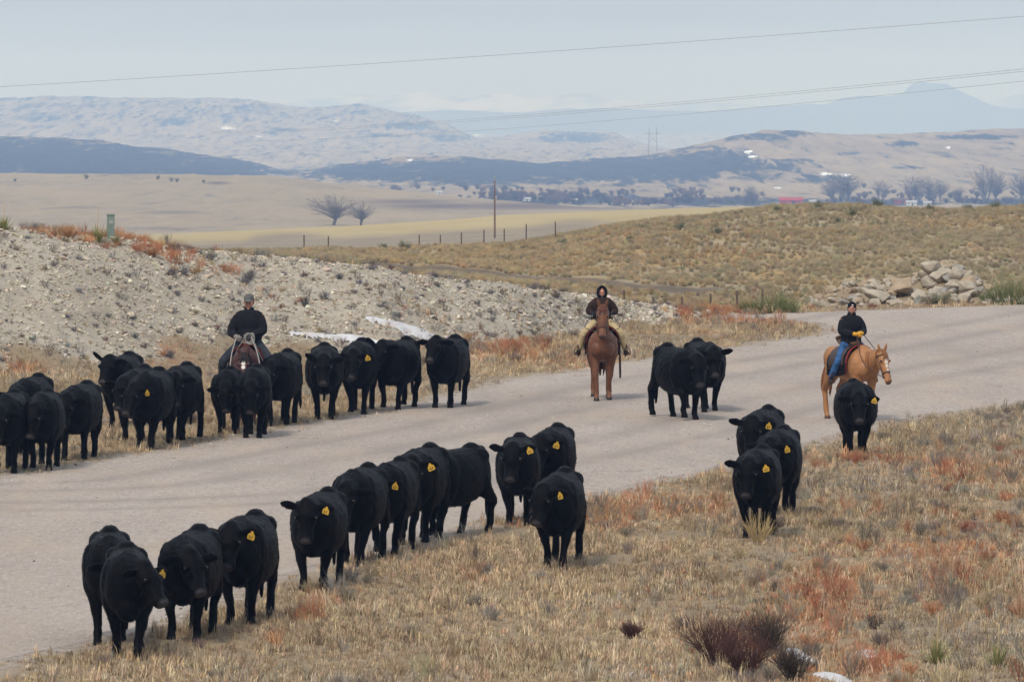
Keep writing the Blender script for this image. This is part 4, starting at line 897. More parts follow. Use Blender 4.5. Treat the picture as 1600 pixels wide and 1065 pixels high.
lc = Sculpt(); c0 = Vector(r1[4]) + r1[1][1][2] + Vector((-.03, -.07, .0))
for k in range(4):
    rr = .065 + .014 * k; tube(lc, [c0 + Vector((math.cos(w) * rr * .8 + .01 * k, -.02 * k - .02, math.sin(w) * rr - .05)) for w in np.linspace(0, 2 * math.pi, 17)], .008, 6, 1)
tube(lc, [c0 + Vector((.05, -.05, .0)), c0 + Vector((.12, -.05, -.15)), c0 + Vector((.20, -.0, -.36)), c0 + Vector((.27, .05, -.5))], .009, 6, 3)
tube(lc, [c0 + Vector((-.05, -.05, .0)), c0 + Vector((-.12, -.05, -.12)), c0 + Vector((-.22, .0, -.28)), c0 + Vector((-.29, .05, -.5))], .008, 6, 3)
lo = link('lasso', lc.raw('lasso'), M['rope']); lo.matrix_world = h1.matrix_basis.copy(); tag(lo, 'coiled pale rope in the hands of the capped rider', 'rope')

# ------------------------------------------------------------------ scattering of uncountable stuff (one object each)
def scatter(name, protos, P, rot, scl, idx, tint, tilt=None):
    me = bpy.data.meshes.new(name); n = len(P)
    me.vertices.add(n); me.vertices.foreach_set('co', np.asarray(P, np.float32).ravel())
    def at(k, t, a, f='value'):
        q = me.attributes.new(k, t, 'POINT'); q.data.foreach_set(f, np.ascontiguousarray(a).ravel())
    tl = np.zeros(n) if tilt is None else tilt
    at('rot', 'FLOAT_VECTOR', np.stack([tl, np.zeros(n), rot], -1).astype(np.float32), 'vector')
    at('scl', 'FLOAT', np.asarray(scl, np.float32)); at('pidx', 'INT', np.asarray(idx, np.int32))
    at('tint', 'FLOAT_VECTOR', np.asarray(tint, np.float32), 'vector')
    o = bpy.data.objects.new(name, me); COL.objects.link(o); tag(o, kind='stuff')
    pc = bpy.data.collections.new(name + '_kinds')
    for p in protos: pc.objects.link(p)
    g = bpy.data.node_groups.new(name + '_nodes', 'GeometryNodeTree')
    g.interface.new_socket('Geometry', in_out='INPUT', socket_type='NodeSocketGeometry'); g.interface.new_socket('Geometry', in_out='OUTPUT', socket_type='NodeSocketGeometry')
    N = g.nodes.new; L = g.links.new
    gi = N('NodeGroupInput'); go = N('NodeGroupOutput'); ip = N('GeometryNodeInstanceOnPoints'); ci = N('GeometryNodeCollectionInfo')
    ci.inputs['Collection'].default_value = pc; ci.inputs['Separate Children'].default_value = True; ci.inputs['Reset Children'].default_value = True
    def na(k, t):
        q = N('GeometryNodeInputNamedAttribute'); q.data_type = t; q.inputs['Name'].default_value = k; return q.outputs['Attribute']
    L(gi.outputs[0], ip.inputs['Points']); L(ci.outputs[0], ip.inputs['Instance']); ip.inputs['Pick Instance'].default_value = True
    L(na('pidx', 'INT'), ip.inputs['Instance Index']); L(na('rot', 'FLOAT_VECTOR'), ip.inputs['Rotation']); L(na('scl', 'FLOAT'), ip.inputs['Scale']); L(ip.outputs[0], go.inputs[0])
    o.modifiers.new('scatter', 'NODES').node_group = g
    return o
def proto(name, v, f, mat, smooth=False):
    me = mesh(name, v, f); me.materials.append(mat); return bpy.data.objects.new(name, me)
def tint_mat(name, var=.25, rough=.9):
    m = Mat(name, rough, .1); t = m.attr('tint', 'INSTANCER', 'Vector')
    m.col(m.mix(m.rng(m.noise(9, 4, .7), .3, .7), m.mix(1.0, t, (1 - var,) * 3, 'MULTIPLY'), m.mix(1.0, t, (1 + var,) * 3, 'MULTIPLY'))); return m.m
GM = tint_mat('dry_grass_blade'); SM = tint_mat('stone_surface', .2)
def blade(v, f, b, d, h, w, bend, rnd):
    s = Vector((-d.y, d.x, 0)).normalized() * w; k = len(v)
    m_ = b + d * bend * .35 + V(0, 0, h * .6); t = b + d * bend + V(0, 0, h)
    v += [b - s, b + s, m_ + s * .8, m_ - s * .8, t]; f += [(k, k + 1, k + 2, k + 3), (k + 3, k + 2, k + 4)]
def tuft(name, nb, h, w, rad, lean, seed):
    r = random.Random(seed); v, f = [], []
    for _ in range(nb):
        a = r.uniform(0, 6.283); d = V(math.cos(a), math.sin(a), 0); b = V(r.gauss(0, rad), r.gauss(0, rad), -.02)
        hh = h * r.uniform(.45, 1.1); blade(v, f, b, d, hh, w * r.uniform(.7, 1.2), hh * r.uniform(.15, lean), r)
    return proto(name, v, f, GM)
def twigs(v, f, p, d, L, r0, depth, rnd, spread=.5, kids=3, up=.15):
    q = p + d * L; s = d.orthogonal().normalized(); t = d.cross(s); k = len(v); r1 = r0 * .62
    for a in range(3):
        c, sn = math.cos(a * 2.094), math.sin(a * 2.094); v.append(p + (s * c + t * sn) * r0)
    for a in range(3):
        c, sn = math.cos(a * 2.094), math.sin(a * 2.094); v.append(q + (s * c + t * sn) * r1)
    for a in range(3): b = (a + 1) % 3; f.append((k + a, k + b, k + 3 + b, k + 3 + a))
    if depth == 0: return
    for i in range(kids):
        nd = (d + V(rnd.gauss(0, spread), rnd.gauss(0, spread), rnd.gauss(up, spread * .6))).normalized()
        twigs(v, f, p + d * L * rnd.uniform(.45, 1.0), nd, L * rnd.uniform(.5, .82), r1 * rnd.uniform(.7, 1), depth - 1, rnd, spread, kids, up)
def brush(name, h, stems, seed, r0=.006, depth=2, spread=.4):
    r = random.Random(seed); v, f = [], []
    for _ in range(stems):
        a = r.uniform(0, 6.283); e_ = r.uniform(.1, .9); d = V(math.cos(a) * e_, math.sin(a) * e_, 1).normalized()
        twigs(v, f, V(math.cos(a) * .05 * h, math.sin(a) * .05 * h, -.03), d, h * r.uniform(.35, .55), r0, depth, r, spread, 3, .1)
    return v, f
def hull(seed, n=16, flat=.7):
    r = random.Random(seed); bm = bmesh.new()
    for _ in range(n):
        d = Vector([r.gauss(0, 1) for _ in range(3)]).normalized(); bm.verts.new((d.x * r.uniform(.75, 1.1), d.y * r.uniform(.6, 1), d.z * flat * r.uniform(.7, 1)))
    bmesh.ops.convex_hull(bm, input=bm.verts); bmesh.ops.delete(bm, geom=[q for q in bm.verts if not q.link_faces], context='VERTS')
    return bm
def hull_vf(seed, n=12, flat=.7):
    bm = hull(seed, n, flat); bm.verts.index_update(); v = [q.co.copy() for q in bm.verts]; f = [[w.index for w in q.verts] for q in bm.faces]; bm.free(); return v, f
rg = np.random.default_rng(7)
def wedge(n, d0, d1, X0=-260, X1=1860):
    d = np.sqrt(rg.uniform(d0 ** 2, d1 ** 2, n)); X = rg.uniform(X0, X1, n); x = (X - 800) / F * d
    z = terrain(x, d); a = near_attrs(x, d, z); Yr = 150 - (z - CZ) / d * F
    return X, Yr, x, d, z, a
def pick(cols, w, n): return np.array(cols)[rg.choice(len(cols), n, p=np.array(w) / sum(w))]
def jit(t, s=.18): return np.clip(t * (1 + rg.normal(0, s, (len(t), 1))) * (1 + rg.normal(0, .04, t.shape)), .01, .9)
tufts = [tuft('grass_tuft', 15, .15, .0055, .035, .7, 1), tuft('grass_tuft', 20, .11, .006, .05, 1.0, 2), tuft('grass_tuft', 11, .22, .005, .025, .5, 3), tuft('grass_tuft', 16, .08, .007, .06, 1.3, 4)]
SNOWY_PX = [(1254, 1026, 34, 10, .3), (1356, 1022, 24, 7, .1), (1300, 1058, 36, 7, .2)]
def off_snow(X, Y):
    b = np.zeros(X.shape, bool)
    for cx, cy, rx, ry, tl in SNOWY_PX: b |= np.hypot((X - cx) / rx, (Y - cy - 4 - tl * (X - cx)) / (ry * 1.3)) < .9
    return ~b | (rg.uniform(0, 1, len(X)) < .2)
# dry grass by the road
X, Yr, x, d, z, a = wedge(320000, 74, 187, -500, 2500)
dens = off_snow(X, Yr) * np.where(a['bank'] > .3, .05 + .4 * sstep(380, 620, X) * sstep(-.1, .3, fbm(x * .5, d * .4, 130, 3)), 1.0) * sstep(-.05, .4, -a['road'] + rg.normal(0, .3, len(X))) * (.35 + .65 * sstep(-.5, .2, fbm(x * .8, d * .8, 90, 3)))
right = d < np.interp(X, [-260, 900, 1860], [118, 128, 150]); k = rg.uniform(0, 1, len(X)) < dens * np.where(right, 1, .8)
X, Yr, x, d, z = (q[k] for q in (X, Yr, x, d, z)); a = {q: w[k] for q, w in a.items()}; n = len(X)
sage = sstep(.05, .5, fbm(x * .30, d * .18, 91, 3) + .25 * sstep(.3, 1, (X - 700) / 600) * sstep(860, 1000, Yr)); rust = np.clip(a['red'] * 1.2 + .42 * sstep(-.05, .5, fbm(x * .35, d * .3, 92, 3)) * sstep(950, 1300, X) * (Yr > 700), 0, 1)
tn_ = pick([(.50, .375, .23), (.42, .315, .20), (.35, .26, .165), (.57, .46, .31), (.28, .215, .145)], [3, 4, 3, 1.2, 1.5], n)
tn_ = np.where((rg.uniform(0, 1, n) < sage * .6)[:, None], pick([(.36, .305, .23), (.29, .245, .185), (.40, .35, .28)], [2, 2, 1], n), tn_)
tn_ = np.where((rg.uniform(0, 1, n) < rust * .7)[:, None], pick([(.48, .26, .14), (.43, .205, .11), (.50, .32, .18), (.34, .18, .11)], [3, 3, 3, 1], n), tn_)
scatter('dry_grass', tufts, np.stack([x, d, z - .005], -1), rg.uniform(0, 6.28, n), rg.uniform(.55, 1.25, n) * np.clip(.8 + .5 * fbm(x * .5, d * .5, 93, 3) + .25 * rust, .5, 1.5), rg.integers(0, 4, n), jit(tn_ * (.90 + .20 * sstep(-.35, .35, fbm(x * .45, d * .3, 131, 4)))[:, None]))
# low twiggy brush, grey and rust, between the grass
bp = [proto('brush_clump', *brush('b', .30, 26, 10 + i, .0045, 2, .45), GM) for i in range(3)] + [proto('weed_clump', *brush('w', .42, 16, 20 + i, .0035, 2, .22), GM) for i in range(2)]
X, Yr, x, d, z, a = wedge(10600, 74, 187, -500, 2500)
off = off_snow(X, Yr) & (a['road'] < -.5); wgt = np.where(a['bank'] > .3, .0, np.clip(.10 + .9 * a['red'] + .35 * sstep(1000, 1300, X) * (Yr > 690) + .35 * sstep(.1, .5, fbm(x * .3, d * .2, 91, 3)), 0, 1))
k = off & (rg.uniform(0, 1, len(X)) < wgt); X, Yr, x, d, z = (q[k] for q in (X, Yr, x, d, z)); red = a['red'][k]; n = len(X)
tn_ = pick([(.22, .195, .165), (.27, .245, .205), (.17, .135, .11), (.36, .28, .175)], [3, 3, 1.5, 3], n)
tn_ = np.where((rg.uniform(0, 1, n) < red * .9 + .18 * sstep(1000, 1300, X))[:, None], pick([(.40, .185, .10), (.33, .13, .075), (.45, .26, .14)], [3, 2, 2], n), tn_)
scatter('low_brush', bp, np.stack([x, d, z - .01], -1), rg.uniform(0, 6.28, n), rg.uniform(.5, 1.15, n), np.where(red > .4, rg.integers(3, 5, n), rg.integers(0, 5, n)), jit(tn_))
# stones of the chalky bank
sp_ = [proto('stone', *hull_vf(30 + i, 12, .75), SM) for i in range(6)]
X, Yr, x, d, z, a = wedge(210000, 148, 190, -260, 1180)
k = (a['bank'] > .25) & (rg.uniform(0, 1, len(X)) < .55 + .45 * sstep(-.3, .3, fbm(x * 1.2, d * .7, 95, 3))); X, Yr, x, d, z = (q[k] for q in (X, Yr, x, d, z)); n = len(X)
tn_ = pick([(.52, .465, .375), (.45, .39, .30), (.37, .315, .24), (.56, .51, .42), (.25, .22, .19), (.31, .27, .22)], [4, 5, 3, .9, .8, 1], n)
scatter('bank_rubble', sp_, np.stack([x, d, z + .0], -1), rg.uniform(0, 6.28, n), np.clip(rg.lognormal(-3.6, .52, n), .012, .14), rg.integers(0, 6, n), jit(tn_, .1), rg.uniform(-.5, .5, n))
# grey-blue and dark weeds, dry tufts on the bank
X, Yr, x, d, z, a = wedge(9000, 148, 190, -260, 1180)
wl_ = np.clip(.22 + .25 * (X > 430) + .8 * a['red'] + .5 * sstep(.2, .5, fbm(x * .4, d * .3, 96, 3)) + .25 * (X < 420) * (Yr > 400), 0, 1)
k = (a['bank'] > .15) & (rg.uniform(0, 1, len(X)) < wl_); X, Yr, x, d, z = (q[k] for q in (X, Yr, x, d, z)); red = a['red'][k]; n = len(X)
tn_ = pick([(.14, .14, .15), (.19, .18, .18), (.13, .10, .085), (.25, .20, .11), (.16, .085, .07)], [4, 3, 2, 1.2, 1], n)
tn_ = np.where((rg.uniform(0, 1, n) < red)[:, None], pick([(.46, .235, .125), (.38, .17, .095), (.42, .30, .16)], [4, 2, 2], n), tn_)
scatter('bank_weeds', bp, np.stack([x, d, z - .02], -1), rg.uniform(0, 6.28, n), rg.uniform(.25, .75, n) * np.where(red > .4, 1.5, 1), rg.integers(0, 5, n), jit(tn_))
# pebbles and clods along the gravel
X, Yr, x, d, z, a = wedge(16000, 78, 187)
k = (a['road'] > -.7) & (rg.uniform(0, 1, len(X)) < np.exp(-np.abs(a['road']) * 1.1) * .8 + .08); X, Yr, x, d, z = (q[k] for q in (X, Yr, x, d, z)); n = len(X)
scatter('road_pebbles', sp_, np.stack([x, d, z + .003], -1), rg.uniform(0, 6.28, n), np.clip(rg.lognormal(-4.2, .45, n), .006, .05), rg.integers(0, 6, n), jit(pick([(.5, .46, .41), (.36, .31, .27), (.2, .17, .15)], [2, 3, 2], n), .1))
# sagebrush and bunch grass over the mound
mb = [proto('sage_clump', *brush('s', .5, 24, 40 + i, .014, 2, .55), GM) for i in range(3)] + [tuft('bunch_grass', 36, .30, .02, .10, .9, 50 + i) for i in range(2)]
X, Yr, x, d, z, a = wedge(140000, 205, 455, -400, 2300)
vis = (a['cut'] < .5) & (a['mound'] > .4) & ((X > 480) | (Yr < 410)); k = vis & (rg.uniform(0, 1, len(X)) < .40 + .6 * sstep(-.1, .5, fbm(x * .10, d * .05, 97, 3))); X, Yr, x, d, z = (q[k] for q in (X, Yr, x, d, z)); n = len(X)
och = sstep(.1, .45, fbm(x * .05, d * .03, 98, 3) + .2 * (Yr > 385))
blend = sstep(-.5, .5, fbm(x * .16, d * .08, 120, 4))[:, None]
tn_ = pick([(.33, .285, .18), (.39, .33, .215), (.27, .235, .16), (.44, .36, .22), (.20, .19, .12), (.35, .27, .17)], [5, 6, 2.5, 3, .5, .8], n)
tn_ = np.where((rg.uniform(0, 1, n) < och * .6)[:, None], pick([(.47, .335, .175), (.43, .28, .15), (.50, .38, .21)], [3, 1.5, 3], n), tn_)
i_ = np.where(rg.uniform(0, 1, n) < .14, rg.integers(0, 3, n), rg.integers(3, 5, n)); tn_ = tn_ * .62 + .38 * (np.array((.47, .37, .22)) * blend + np.array((.33, .265, .16)) * (1 - blend))
scatter('mound_brush', mb, np.stack([x, d, z - .03], -1), rg.uniform(0, 6.28, n), rg.uniform(.35, .85, n), i_, jit(tn_, .09))

# ------------------------------------------------------------------ snow lying on the bank and in the ditch
sn = Mat('old_snow', .6, .3); sn.col(sn.mix(sn.rng(sn.noise(5, 5, .7), .4, .72), (.56, .56, .575), (.42, .38, .33))); sn.bump(sn.noise(9, 4), .03)
def snow(name, X0, X1, d0, d1, st, blobs, h=.05):
    xs = np.arange(X0, X1, st); ds = np.arange(d0, d1, .08); DD, XX = np.meshgrid(ds, xs, indexing='ij'); x = (XX - 800) / F * DD; z = terrain(x, DD); Yr = 150 - (z - CZ) / DD * F
    b = np.full(x.shape, -1.0)
    for cx, cy, rx, ry, tl in blobs:
        yy = Yr - cy - tl * (XX - cx); b = np.maximum(b, 1 - np.hypot((XX - cx) / rx, yy / ry))
    b = b + fbm(x * 2.2, DD * 1.6, 71, 4) * .55
    o = link(name, grid_mesh(name, x, DD, z + np.clip(b, -.2, .6) * h, b > -.12), sn.m); tag(o, kind='stuff')
snow('snow', 440, 720, 155, 172, 2.0, [(635, 513, 62, 5.5, .26), (585, 501, 22, 4, .25), (540, 529, 70, 6, .12), (488, 525, 30, 4, .1), (662, 527, 30, 5, .2), (690, 556, 6, 2, 0), (845, 516, 6, 2, 0)], .12)
snow('snow', 1190, 1420, 81, 89, 2.0, [(1254, 1026, 34, 10, .3), (1356, 1022, 24, 7, .1), (1300, 1058, 36, 7, .2), (1210, 1012, 12, 5, 0)], .06)

# ------------------------------------------------------------------ rock heap beside the gravel
RK = [simple('pale_boulder', (.37, .32, .25), .2, 2.2, .9, .1, .02), simple('tan_boulder', (.34, .26, .18), .2, 2.2, .9, .1, .02), simple('grey_boulder', (.27, .25, .22), .22, 2.2, .9, .1, .02)]
rr_ = random.Random(12); rocks = []
for i in range(9):
    bm = hull(100 + i, 18, .72); bmesh.ops.bevel(bm, geom=list(bm.edges), offset=.05, segments=1, affect='EDGES', profile=.5)
    me = bpy.data.meshes.new('boulder'); bm.to_mesh(me); bm.free(); rocks.append(me)
rmesh = {}
def boulder(X, d, r, mi, lab, grp, sink=.3, zoff=None):
    k = rr_.randrange(9); key = (k, mi)
    if key not in rmesh: m_ = rocks[k].copy(); m_.materials.append(RK[mi]); rmesh[key] = m_
    o = bpy.data.objects.new('boulder', rmesh[key]); COL.objects.link(o); xx = (X - 800) / F * d
    o.location = (xx, d, T(xx, d) + r * (.72 - sink) if zoff is None else zoff); o.scale = (r * rr_.uniform(.85, 1.3), r * rr_.uniform(.8, 1.1), r * rr_.uniform(.75, 1.05)); o.rotation_euler = (rr_.uniform(-.4, .4), rr_.uniform(-.4, .4), rr_.uniform(0, 6.28))
    return tag(o, lab, 'boulder', grp)
special = [(1408, 189.0, .46, 1, 'big rust-tan boulder in the middle of the rock heap by the gravel'), (1369, 188.2, .40, 0, 'pale rounded boulder low in the rock heap, right of the rider with yellow gloves'), (1490, 189.5, .45, 0, 'large pale slab near the right end of the rock heap'), (1470, 191.2, .30, 1, 'tan boulder topping the highest point of the rock heap'),
           (1516, 188.6, .38, 0, 'pale pointed boulder at the right foot of the rock heap'), (1462, 190.2, .40, 0, 'long pale slab under the heap\'s highest boulder')]
for X_, d_, r_, mi, lab in special: boulder(X_, d_, r_, mi, lab, None, .25)
names = ('pale boulder among many alike in the rock heap by the gravel', 'tan boulder among many alike in the rock heap by the gravel', 'grey boulder among many alike in the rock heap by the gravel')
cnt = 0
while cnt < 230:
    X_ = rr_.uniform(1266, 1568); d_ = rr_.uniform(187.3, 192.3); hb = float(np.interp(X_, HEAP[0], HEAP[1]))
    if rr_.random() < (hb - 405) / 90: continue
    mi = rr_.choices((0, 1, 2), (7, 1.8, 1.5))[0]; boulder(X_, d_, rr_.uniform(.09, .29) * (1.15 if hb < 440 else .8), mi, names[mi], ('pale', 'tan', 'grey')[mi] + ' boulders of the rock heap', rr_.uniform(.2, .6)); cnt += 1
for X_, d_ in ((1585, 188), (1602, 188.6), (1572, 188.4), (1618, 188.2), (1640, 188.5)): boulder(X_, d_, rr_.uniform(.2, .34), 0, 'pale boulder beyond the right end of the rock heap', 'boulders right of the rock heap')
# loose pale stones in the verge
for X_, Y_, r_, lab in ((1302, 708, .07, 'small white stone on the grass left of the round cow'), (1345, 730, .06, 'small pale stone in the dry grass below the round cow'), (1245, 760, .05, 'small pale stone beside the three cows in line'), (1379, 474, .07, 'white stone at the foot of the rock heap')):
    gx_, gy_ = GP(X_, Y_); boulder(X_, gy_, r_, 0, lab, None, .3)

# ------------------------------------------------------------------ shrubs and yuccas one can tell apart
def plain(name, v, f, mat, loc, rz=0, sc=1, par=None):
    o = link(name, mesh(name, v, f), mat, par, smooth=False)
    if loc is not None: o.location = loc; o.rotation_euler = (0, 0, rz); o.scale = (sc,) * 3
    return o
M['twig_red'] = simple('dark_red_twigs', (.10, .05, .042), .35, 6, .9, .1, 0); M['twig_dark'] = simple('dark_brown_twigs', (.075, .055, .045), .35, 6, .9, .1, 0)
M['sage'] = simple('grey_green_leaf', (.17, .175, .105), .35, 5, .9, .1, 0); M['green'] = simple('dull_green_leaf', (.15, .17, .07), .3, 5, .9, .1, 0); M['yucca'] = simple('yucca_leaf', (.25, .245, .10), .3, 8, .8, .15, 0); M['juniper'] = simple('grey_green_leaf_far', (.10, .11, .07), .3, 5, .9, .1, 0); M['drygold'] = simple('dry_stem', (.45, .34, .17), .2, 9, .9, .1, 0)
def gp3(X_, Y_, dz=-.01): a_, b_ = GP(X_, Y_); return (a_, b_, T(a_, b_) + dz)
for X_, Y_, h_, mt, sd, lab in ((1120, 1040, .62, 'twig_red', 3, 'dark red twiggy shrub at the bottom of the photo, left of the snow'), (1200, 1020, .52, 'twig_dark', 4, 'dark brown twiggy shrub between the red shrub and the snow'), (1165, 1062, .55, 'twig_red', 5, 'dark red twiggy shrub cut by the bottom edge of the photo'), (1240, 1068, .40, 'twig_dark', 6, 'low dark shrub at the bottom edge beside the snow'), (985, 995, .22, 'twig_red', 7, 'small dark red weed clump alone in the dry grass at bottom centre')):
    v, f = brush('q', h_ * 1.15, 70, sd, .006, 3, .34); plain('shrub', v, f, M[mt], gp3(X_, Y_)); tag(bpy.data.objects[-1] if False else COL.objects[-1], lab, 'shrub')
def yucca(X_, loc, r_, sd, lab, mt='yucca', n=90):
    rd = random.Random(sd); v, f = [], []
    for _ in range(n):
        a_ = rd.uniform(0, 6.283); el = rd.uniform(.15, 1.45); dd = V(math.cos(a_) * math.cos(el), math.sin(a_) * math.cos(el), math.sin(el)); L = r_ * rd.uniform(.6, 1.1)
        s_ = dd.cross(V(0, 0, 1)); s_ = (s_.normalized() if s_.length > .1 else V(1, 0, 0)) * .009; k = len(v); p = V(dd.x * .04, dd.y * .04, -.02); m_ = p + dd * L * .5; t_ = p + dd * L
        v += [p - s_, p + s_, m_ + s_, m_ - s_, t_]; f += [(k, k + 1, k + 2, k + 3), (k + 3, k + 2, k + 4)]
    o = plain('yucca', v, f, M[mt], loc); tag(o, lab, 'yucca')
    st = Sculpt(); st.limb([(0, 0, 0, .008), (.02, 0, r_ * 1.5, .006)], 6); link('dry_stalk', st.raw('dry_stalk'), M['drygold'], o)
yucca(0, gp3(1465, 1035), .38, 1, 'green yucca clump in the rusty grass at bottom right'); yucca(0, gp3(1560, 1040), .36, 2, 'green yucca clump nearest the right bottom corner'); 
def bank_at(X_, Y_, dz=-.02): p = on_row(X_, Y_, 148, 186); return (p.x, p.y, p.z + dz)
yucca(0, bank_at(6, 360), .42, 3, 'yellow-green yucca on the bank top at the left edge'); yucca(0, bank_at(152, 377), .5, 4, 'yellow-green yucca in the red weeds left of the green utility box'); yucca(0, bank_at(180, 380), .26, 5, 'small yucca just in front of the green utility box'); yucca(0, bank_at(943, 474), .34, 6, 'yellow-green yucca on the bank just right of the hooded child')
def bush(p, h_, mt, sd, lab, grp=None, r0=.008, st=30):
    v, f = brush('q', h_, st, sd, r0, 2, .5); o = plain('bush', v, f, M[mt], p); tag(o, lab, 'bush', grp)
def on_ground(X_, d_): xx = (X_ - 800) / F * d_; return (xx, d_, T(xx, d_) - .02)
for i, (X_, h_) in enumerate(((1165, .5), (1182, .55), (1207, .75), (1225, .5), (1242, .45))): bush(on_ground(X_, 182.5 - i * .25), h_, 'green', 60 + i, 'dull green bush beside the far gravel turn', 'green bushes by the far turn')
bush(on_ground(1238, 188), 1.15, 'green', 70, 'tall thin green bush left of the rock heap', None, .008, 10)
for i, (X_, d_, h_) in enumerate(((1455, 187.2, .45), (1478, 187.1, .5), (1440, 187.3, .35))): bush(on_ground(X_, d_), h_, 'sage', 72 + i, 'grey-green bush at the foot of the rock heap', 'bushes at the foot of the rock heap')
for i, (X_, d_, h_) in enumerate(((1560, 187.4, .8), (1578, 187.6, 1.1), (1597, 187.3, .75), (1543, 187.6, .5), (1620, 187.5, .9))): bush(on_ground(X_, d_), h_, 'green', 80 + i, 'green bush at the right end of the gravel turn', 'green bushes right of the rock heap')
for i, (X_, Y_) in enumerate(((1310, 350), (1280, 330), (1455, 330), (1512, 326), (1060, 362), (1120, 368), (1215, 332), (1372, 326), (1555, 328), (880, 384), (820, 392), (633, 392), (598, 392), (985, 378), (1330, 340), (1005, 362))):
    p = on_row(X_, Y_, 300, 424); bush((p.x, p.y, p.z - .03), .5 + .35 * ((i * 37) % 10) / 10, 'sage', 90 + i, 'dark green sagebrush clump on the grassy rise beyond the road', 'sagebrush clumps on the rise', .02, 26)
v, f = brush('q', .62, 60, 33, .004, 1, .12); plain('grass_clump', v, f, M['drygold'], gp3(1187, 852)); tag(COL.objects[-1], 'tall golden grass clump in front of the wading cow\'s legs', 'grass clump')

# ------------------------------------------------------------------ fences, poles, wires, utility box
M['cable'] = simple('aluminium_cable', (.26, .26, .27), .05, 1, .6, .3, 0); M['wood'] = simple('weathered_wood', (.11, .085, .065), .3, 8, .9, .1, .004); M['steel'] = simple('fence_wire_steel', (.12, .12, .12), .1, 5, .6, .4, 0); M['polewood'] = simple('pole_wood', (.17, .11, .08), .25, 3, .9, .1, .004)
def fence(pts, h_, lab, r_=.055):
    t = empty('wire_fence', pts[0]); tag(t, lab, 'fence'); o0 = Vector(pts[0]); tops = []
    for i, p in enumerate(pts):
        p = Vector(p); s = Sculpt(); hh = h_ * (1 + .12 * math.sin(i * 5.3)); q = p - o0; tl = .04 * math.sin(i * 3.1)
        s.limb([(q.x, q.y, q.z - .2, r_), (q.x + tl, q.y, q.z + hh * .6, r_ * .9), (q.x + tl * 1.4, q.y, q.z + hh, r_ * .85)], 8); link('post', s.raw('post'), M['wood'], t); tops.append(q)
    for hw in (.35, .7, 1.0):
        s = Sculpt(); s.loft([(q.x, q.y, q.z + h_ * hw * .92, .002, .002) for q in tops], 4, 1, (0, 1, 0)); link('wire', s.raw('wire'), M['steel'], t)
def tp(X_, d_): xx = (X_ - 800) / F * d_; return (xx, d_, T(xx, d_))
def tpt(X_, Yt, h_):
    d = np.linspace(205, 300, 300); x = (X_ - 800) / F * d; r = 150 - (terrain(x, d) + h_ - CZ) / d * F
    i = int(np.argmin(np.abs(r - Yt))); return (x[i], d[i], T(x[i], d[i]))
fence([tpt(X_, Y_, 1.15) for X_, Y_ in ((975, 453), (1021, 459), (1066, 458), (1110, 457), (1152, 457), (1191, 456))], 1.15, 'wire fence of dark posts behind the far end of the stony bank', .045)
fence([tp(655, 425), tp(688, 428), tp(721, 430), tp(756, 432), tp(788, 434), tp(822, 428), tp(868, 424)], 1.05, 'wire fence of dark posts along the yellow field by the utility pole', .042)
fence([tp(475, 420), tp(513, 421)], 1.0, 'short run of fence posts behind the stony bank left of centre', .045)
def pole(p, h_, lab):
    t = empty('utility_pole', p); tag(t, lab, 'utility pole'); s = Sculpt(); s.limb([(0, 0, -.5, .11), (0, 0, h_ * .5, .095), (0, 0, h_, .075)], 10); link('pole_shaft', s.raw('pole_shaft'), M['polewood'], t)
    s = Sculpt(); s.limb([(0, 0, h_ - .05, .03), (0, 0, h_ + .35, .03)], 6); s.ball((0, 0, h_ + .4), .09); link('insulator', s.raw('insulator'), M['metal'], t)
    s = Sculpt(); s.limb([(.16, -.1, h_ * .66, .10), (.16, -.1, h_ * .73, .10)], 8); link('cable_box', s.raw('cable_box'), M['metal'], t)
p = on_row(773, 372, 640, 900); pole((p.x, p.y, p.z), (372 - 282) / F * p.y, 'thin wooden utility pole standing in the yellow field')
# high voltage H-frame on the ridge
p = on_row(1020, 247, 3900 * FS, 5380 * FS); q = 48 / F * p.y; t = empty('power_pylon', p); tag(t, 'faint two-legged power pylon on the distant ridge', 'pylon')
for sx in (-1, 1):
    s = Sculpt(); s.limb([(sx * q * .14, 0, -2, q * .009), (sx * q * .12, 0, q, q * .007)], 6); link('mast', s.raw('mast'), M['steel'], t)
s = Sculpt(); s.loft([(-q * .26, 0, q * .8, q * .007, q * .007), (q * .26, 0, q * .8, q * .007, q * .007)], 6, 1, (0, 1, 0)); link('crossarm', s.raw('crossarm'), M['steel'], t)
s = Sculpt()
for a_, b_ in (((-.13, .78), (.13, .5)), ((.13, .78), (-.13, .5))): s.loft([(a_[0] * q, 0, a_[1] * q, q * .004, q * .004), (b_[0] * q, 0, b_[1] * q, q * .004, q * .004)], 5, 1, (0, 1, 0))
link('brace', s.raw('brace'), M['steel'], t)
def wire(P, lab, r_):
    s = Sculpt(); pts = []
    (Xa, Ya, da), (Xb, Yb, db), sag = P; A = Vector(((Xa - 800) / F * da, da, CZ + (150 - Ya) / F * da)); B = Vector(((Xb - 800) / F * db, db, CZ + (150 - Yb) / F * db))
    for i in range(41):
        t_ = i / 40; p = A.lerp(B, t_); p.z -= sag * 4 * t_ * (1 - t_); pts.append(p)
    s.loft([(*p, r_, r_) for p in pts], 5, 1, (0, 1, 0)); o = link('power_line', s.raw('power_line'), M['cable'], smooth=True); tag(o, lab, 'power line')
wire(((-500, 163, 420), (2100, -14, 330), .35), 'single power line crossing the sky from left edge to top right', .010)
wire(((330, 206, 1500), (2100, 55, 520), 1.4), 'upper of the thin power lines above the butte', .017)
wire(((330, 209, 1500), (2100, 59, 520), 1.4), 'thin power line close beneath the upper one above the butte', .017)
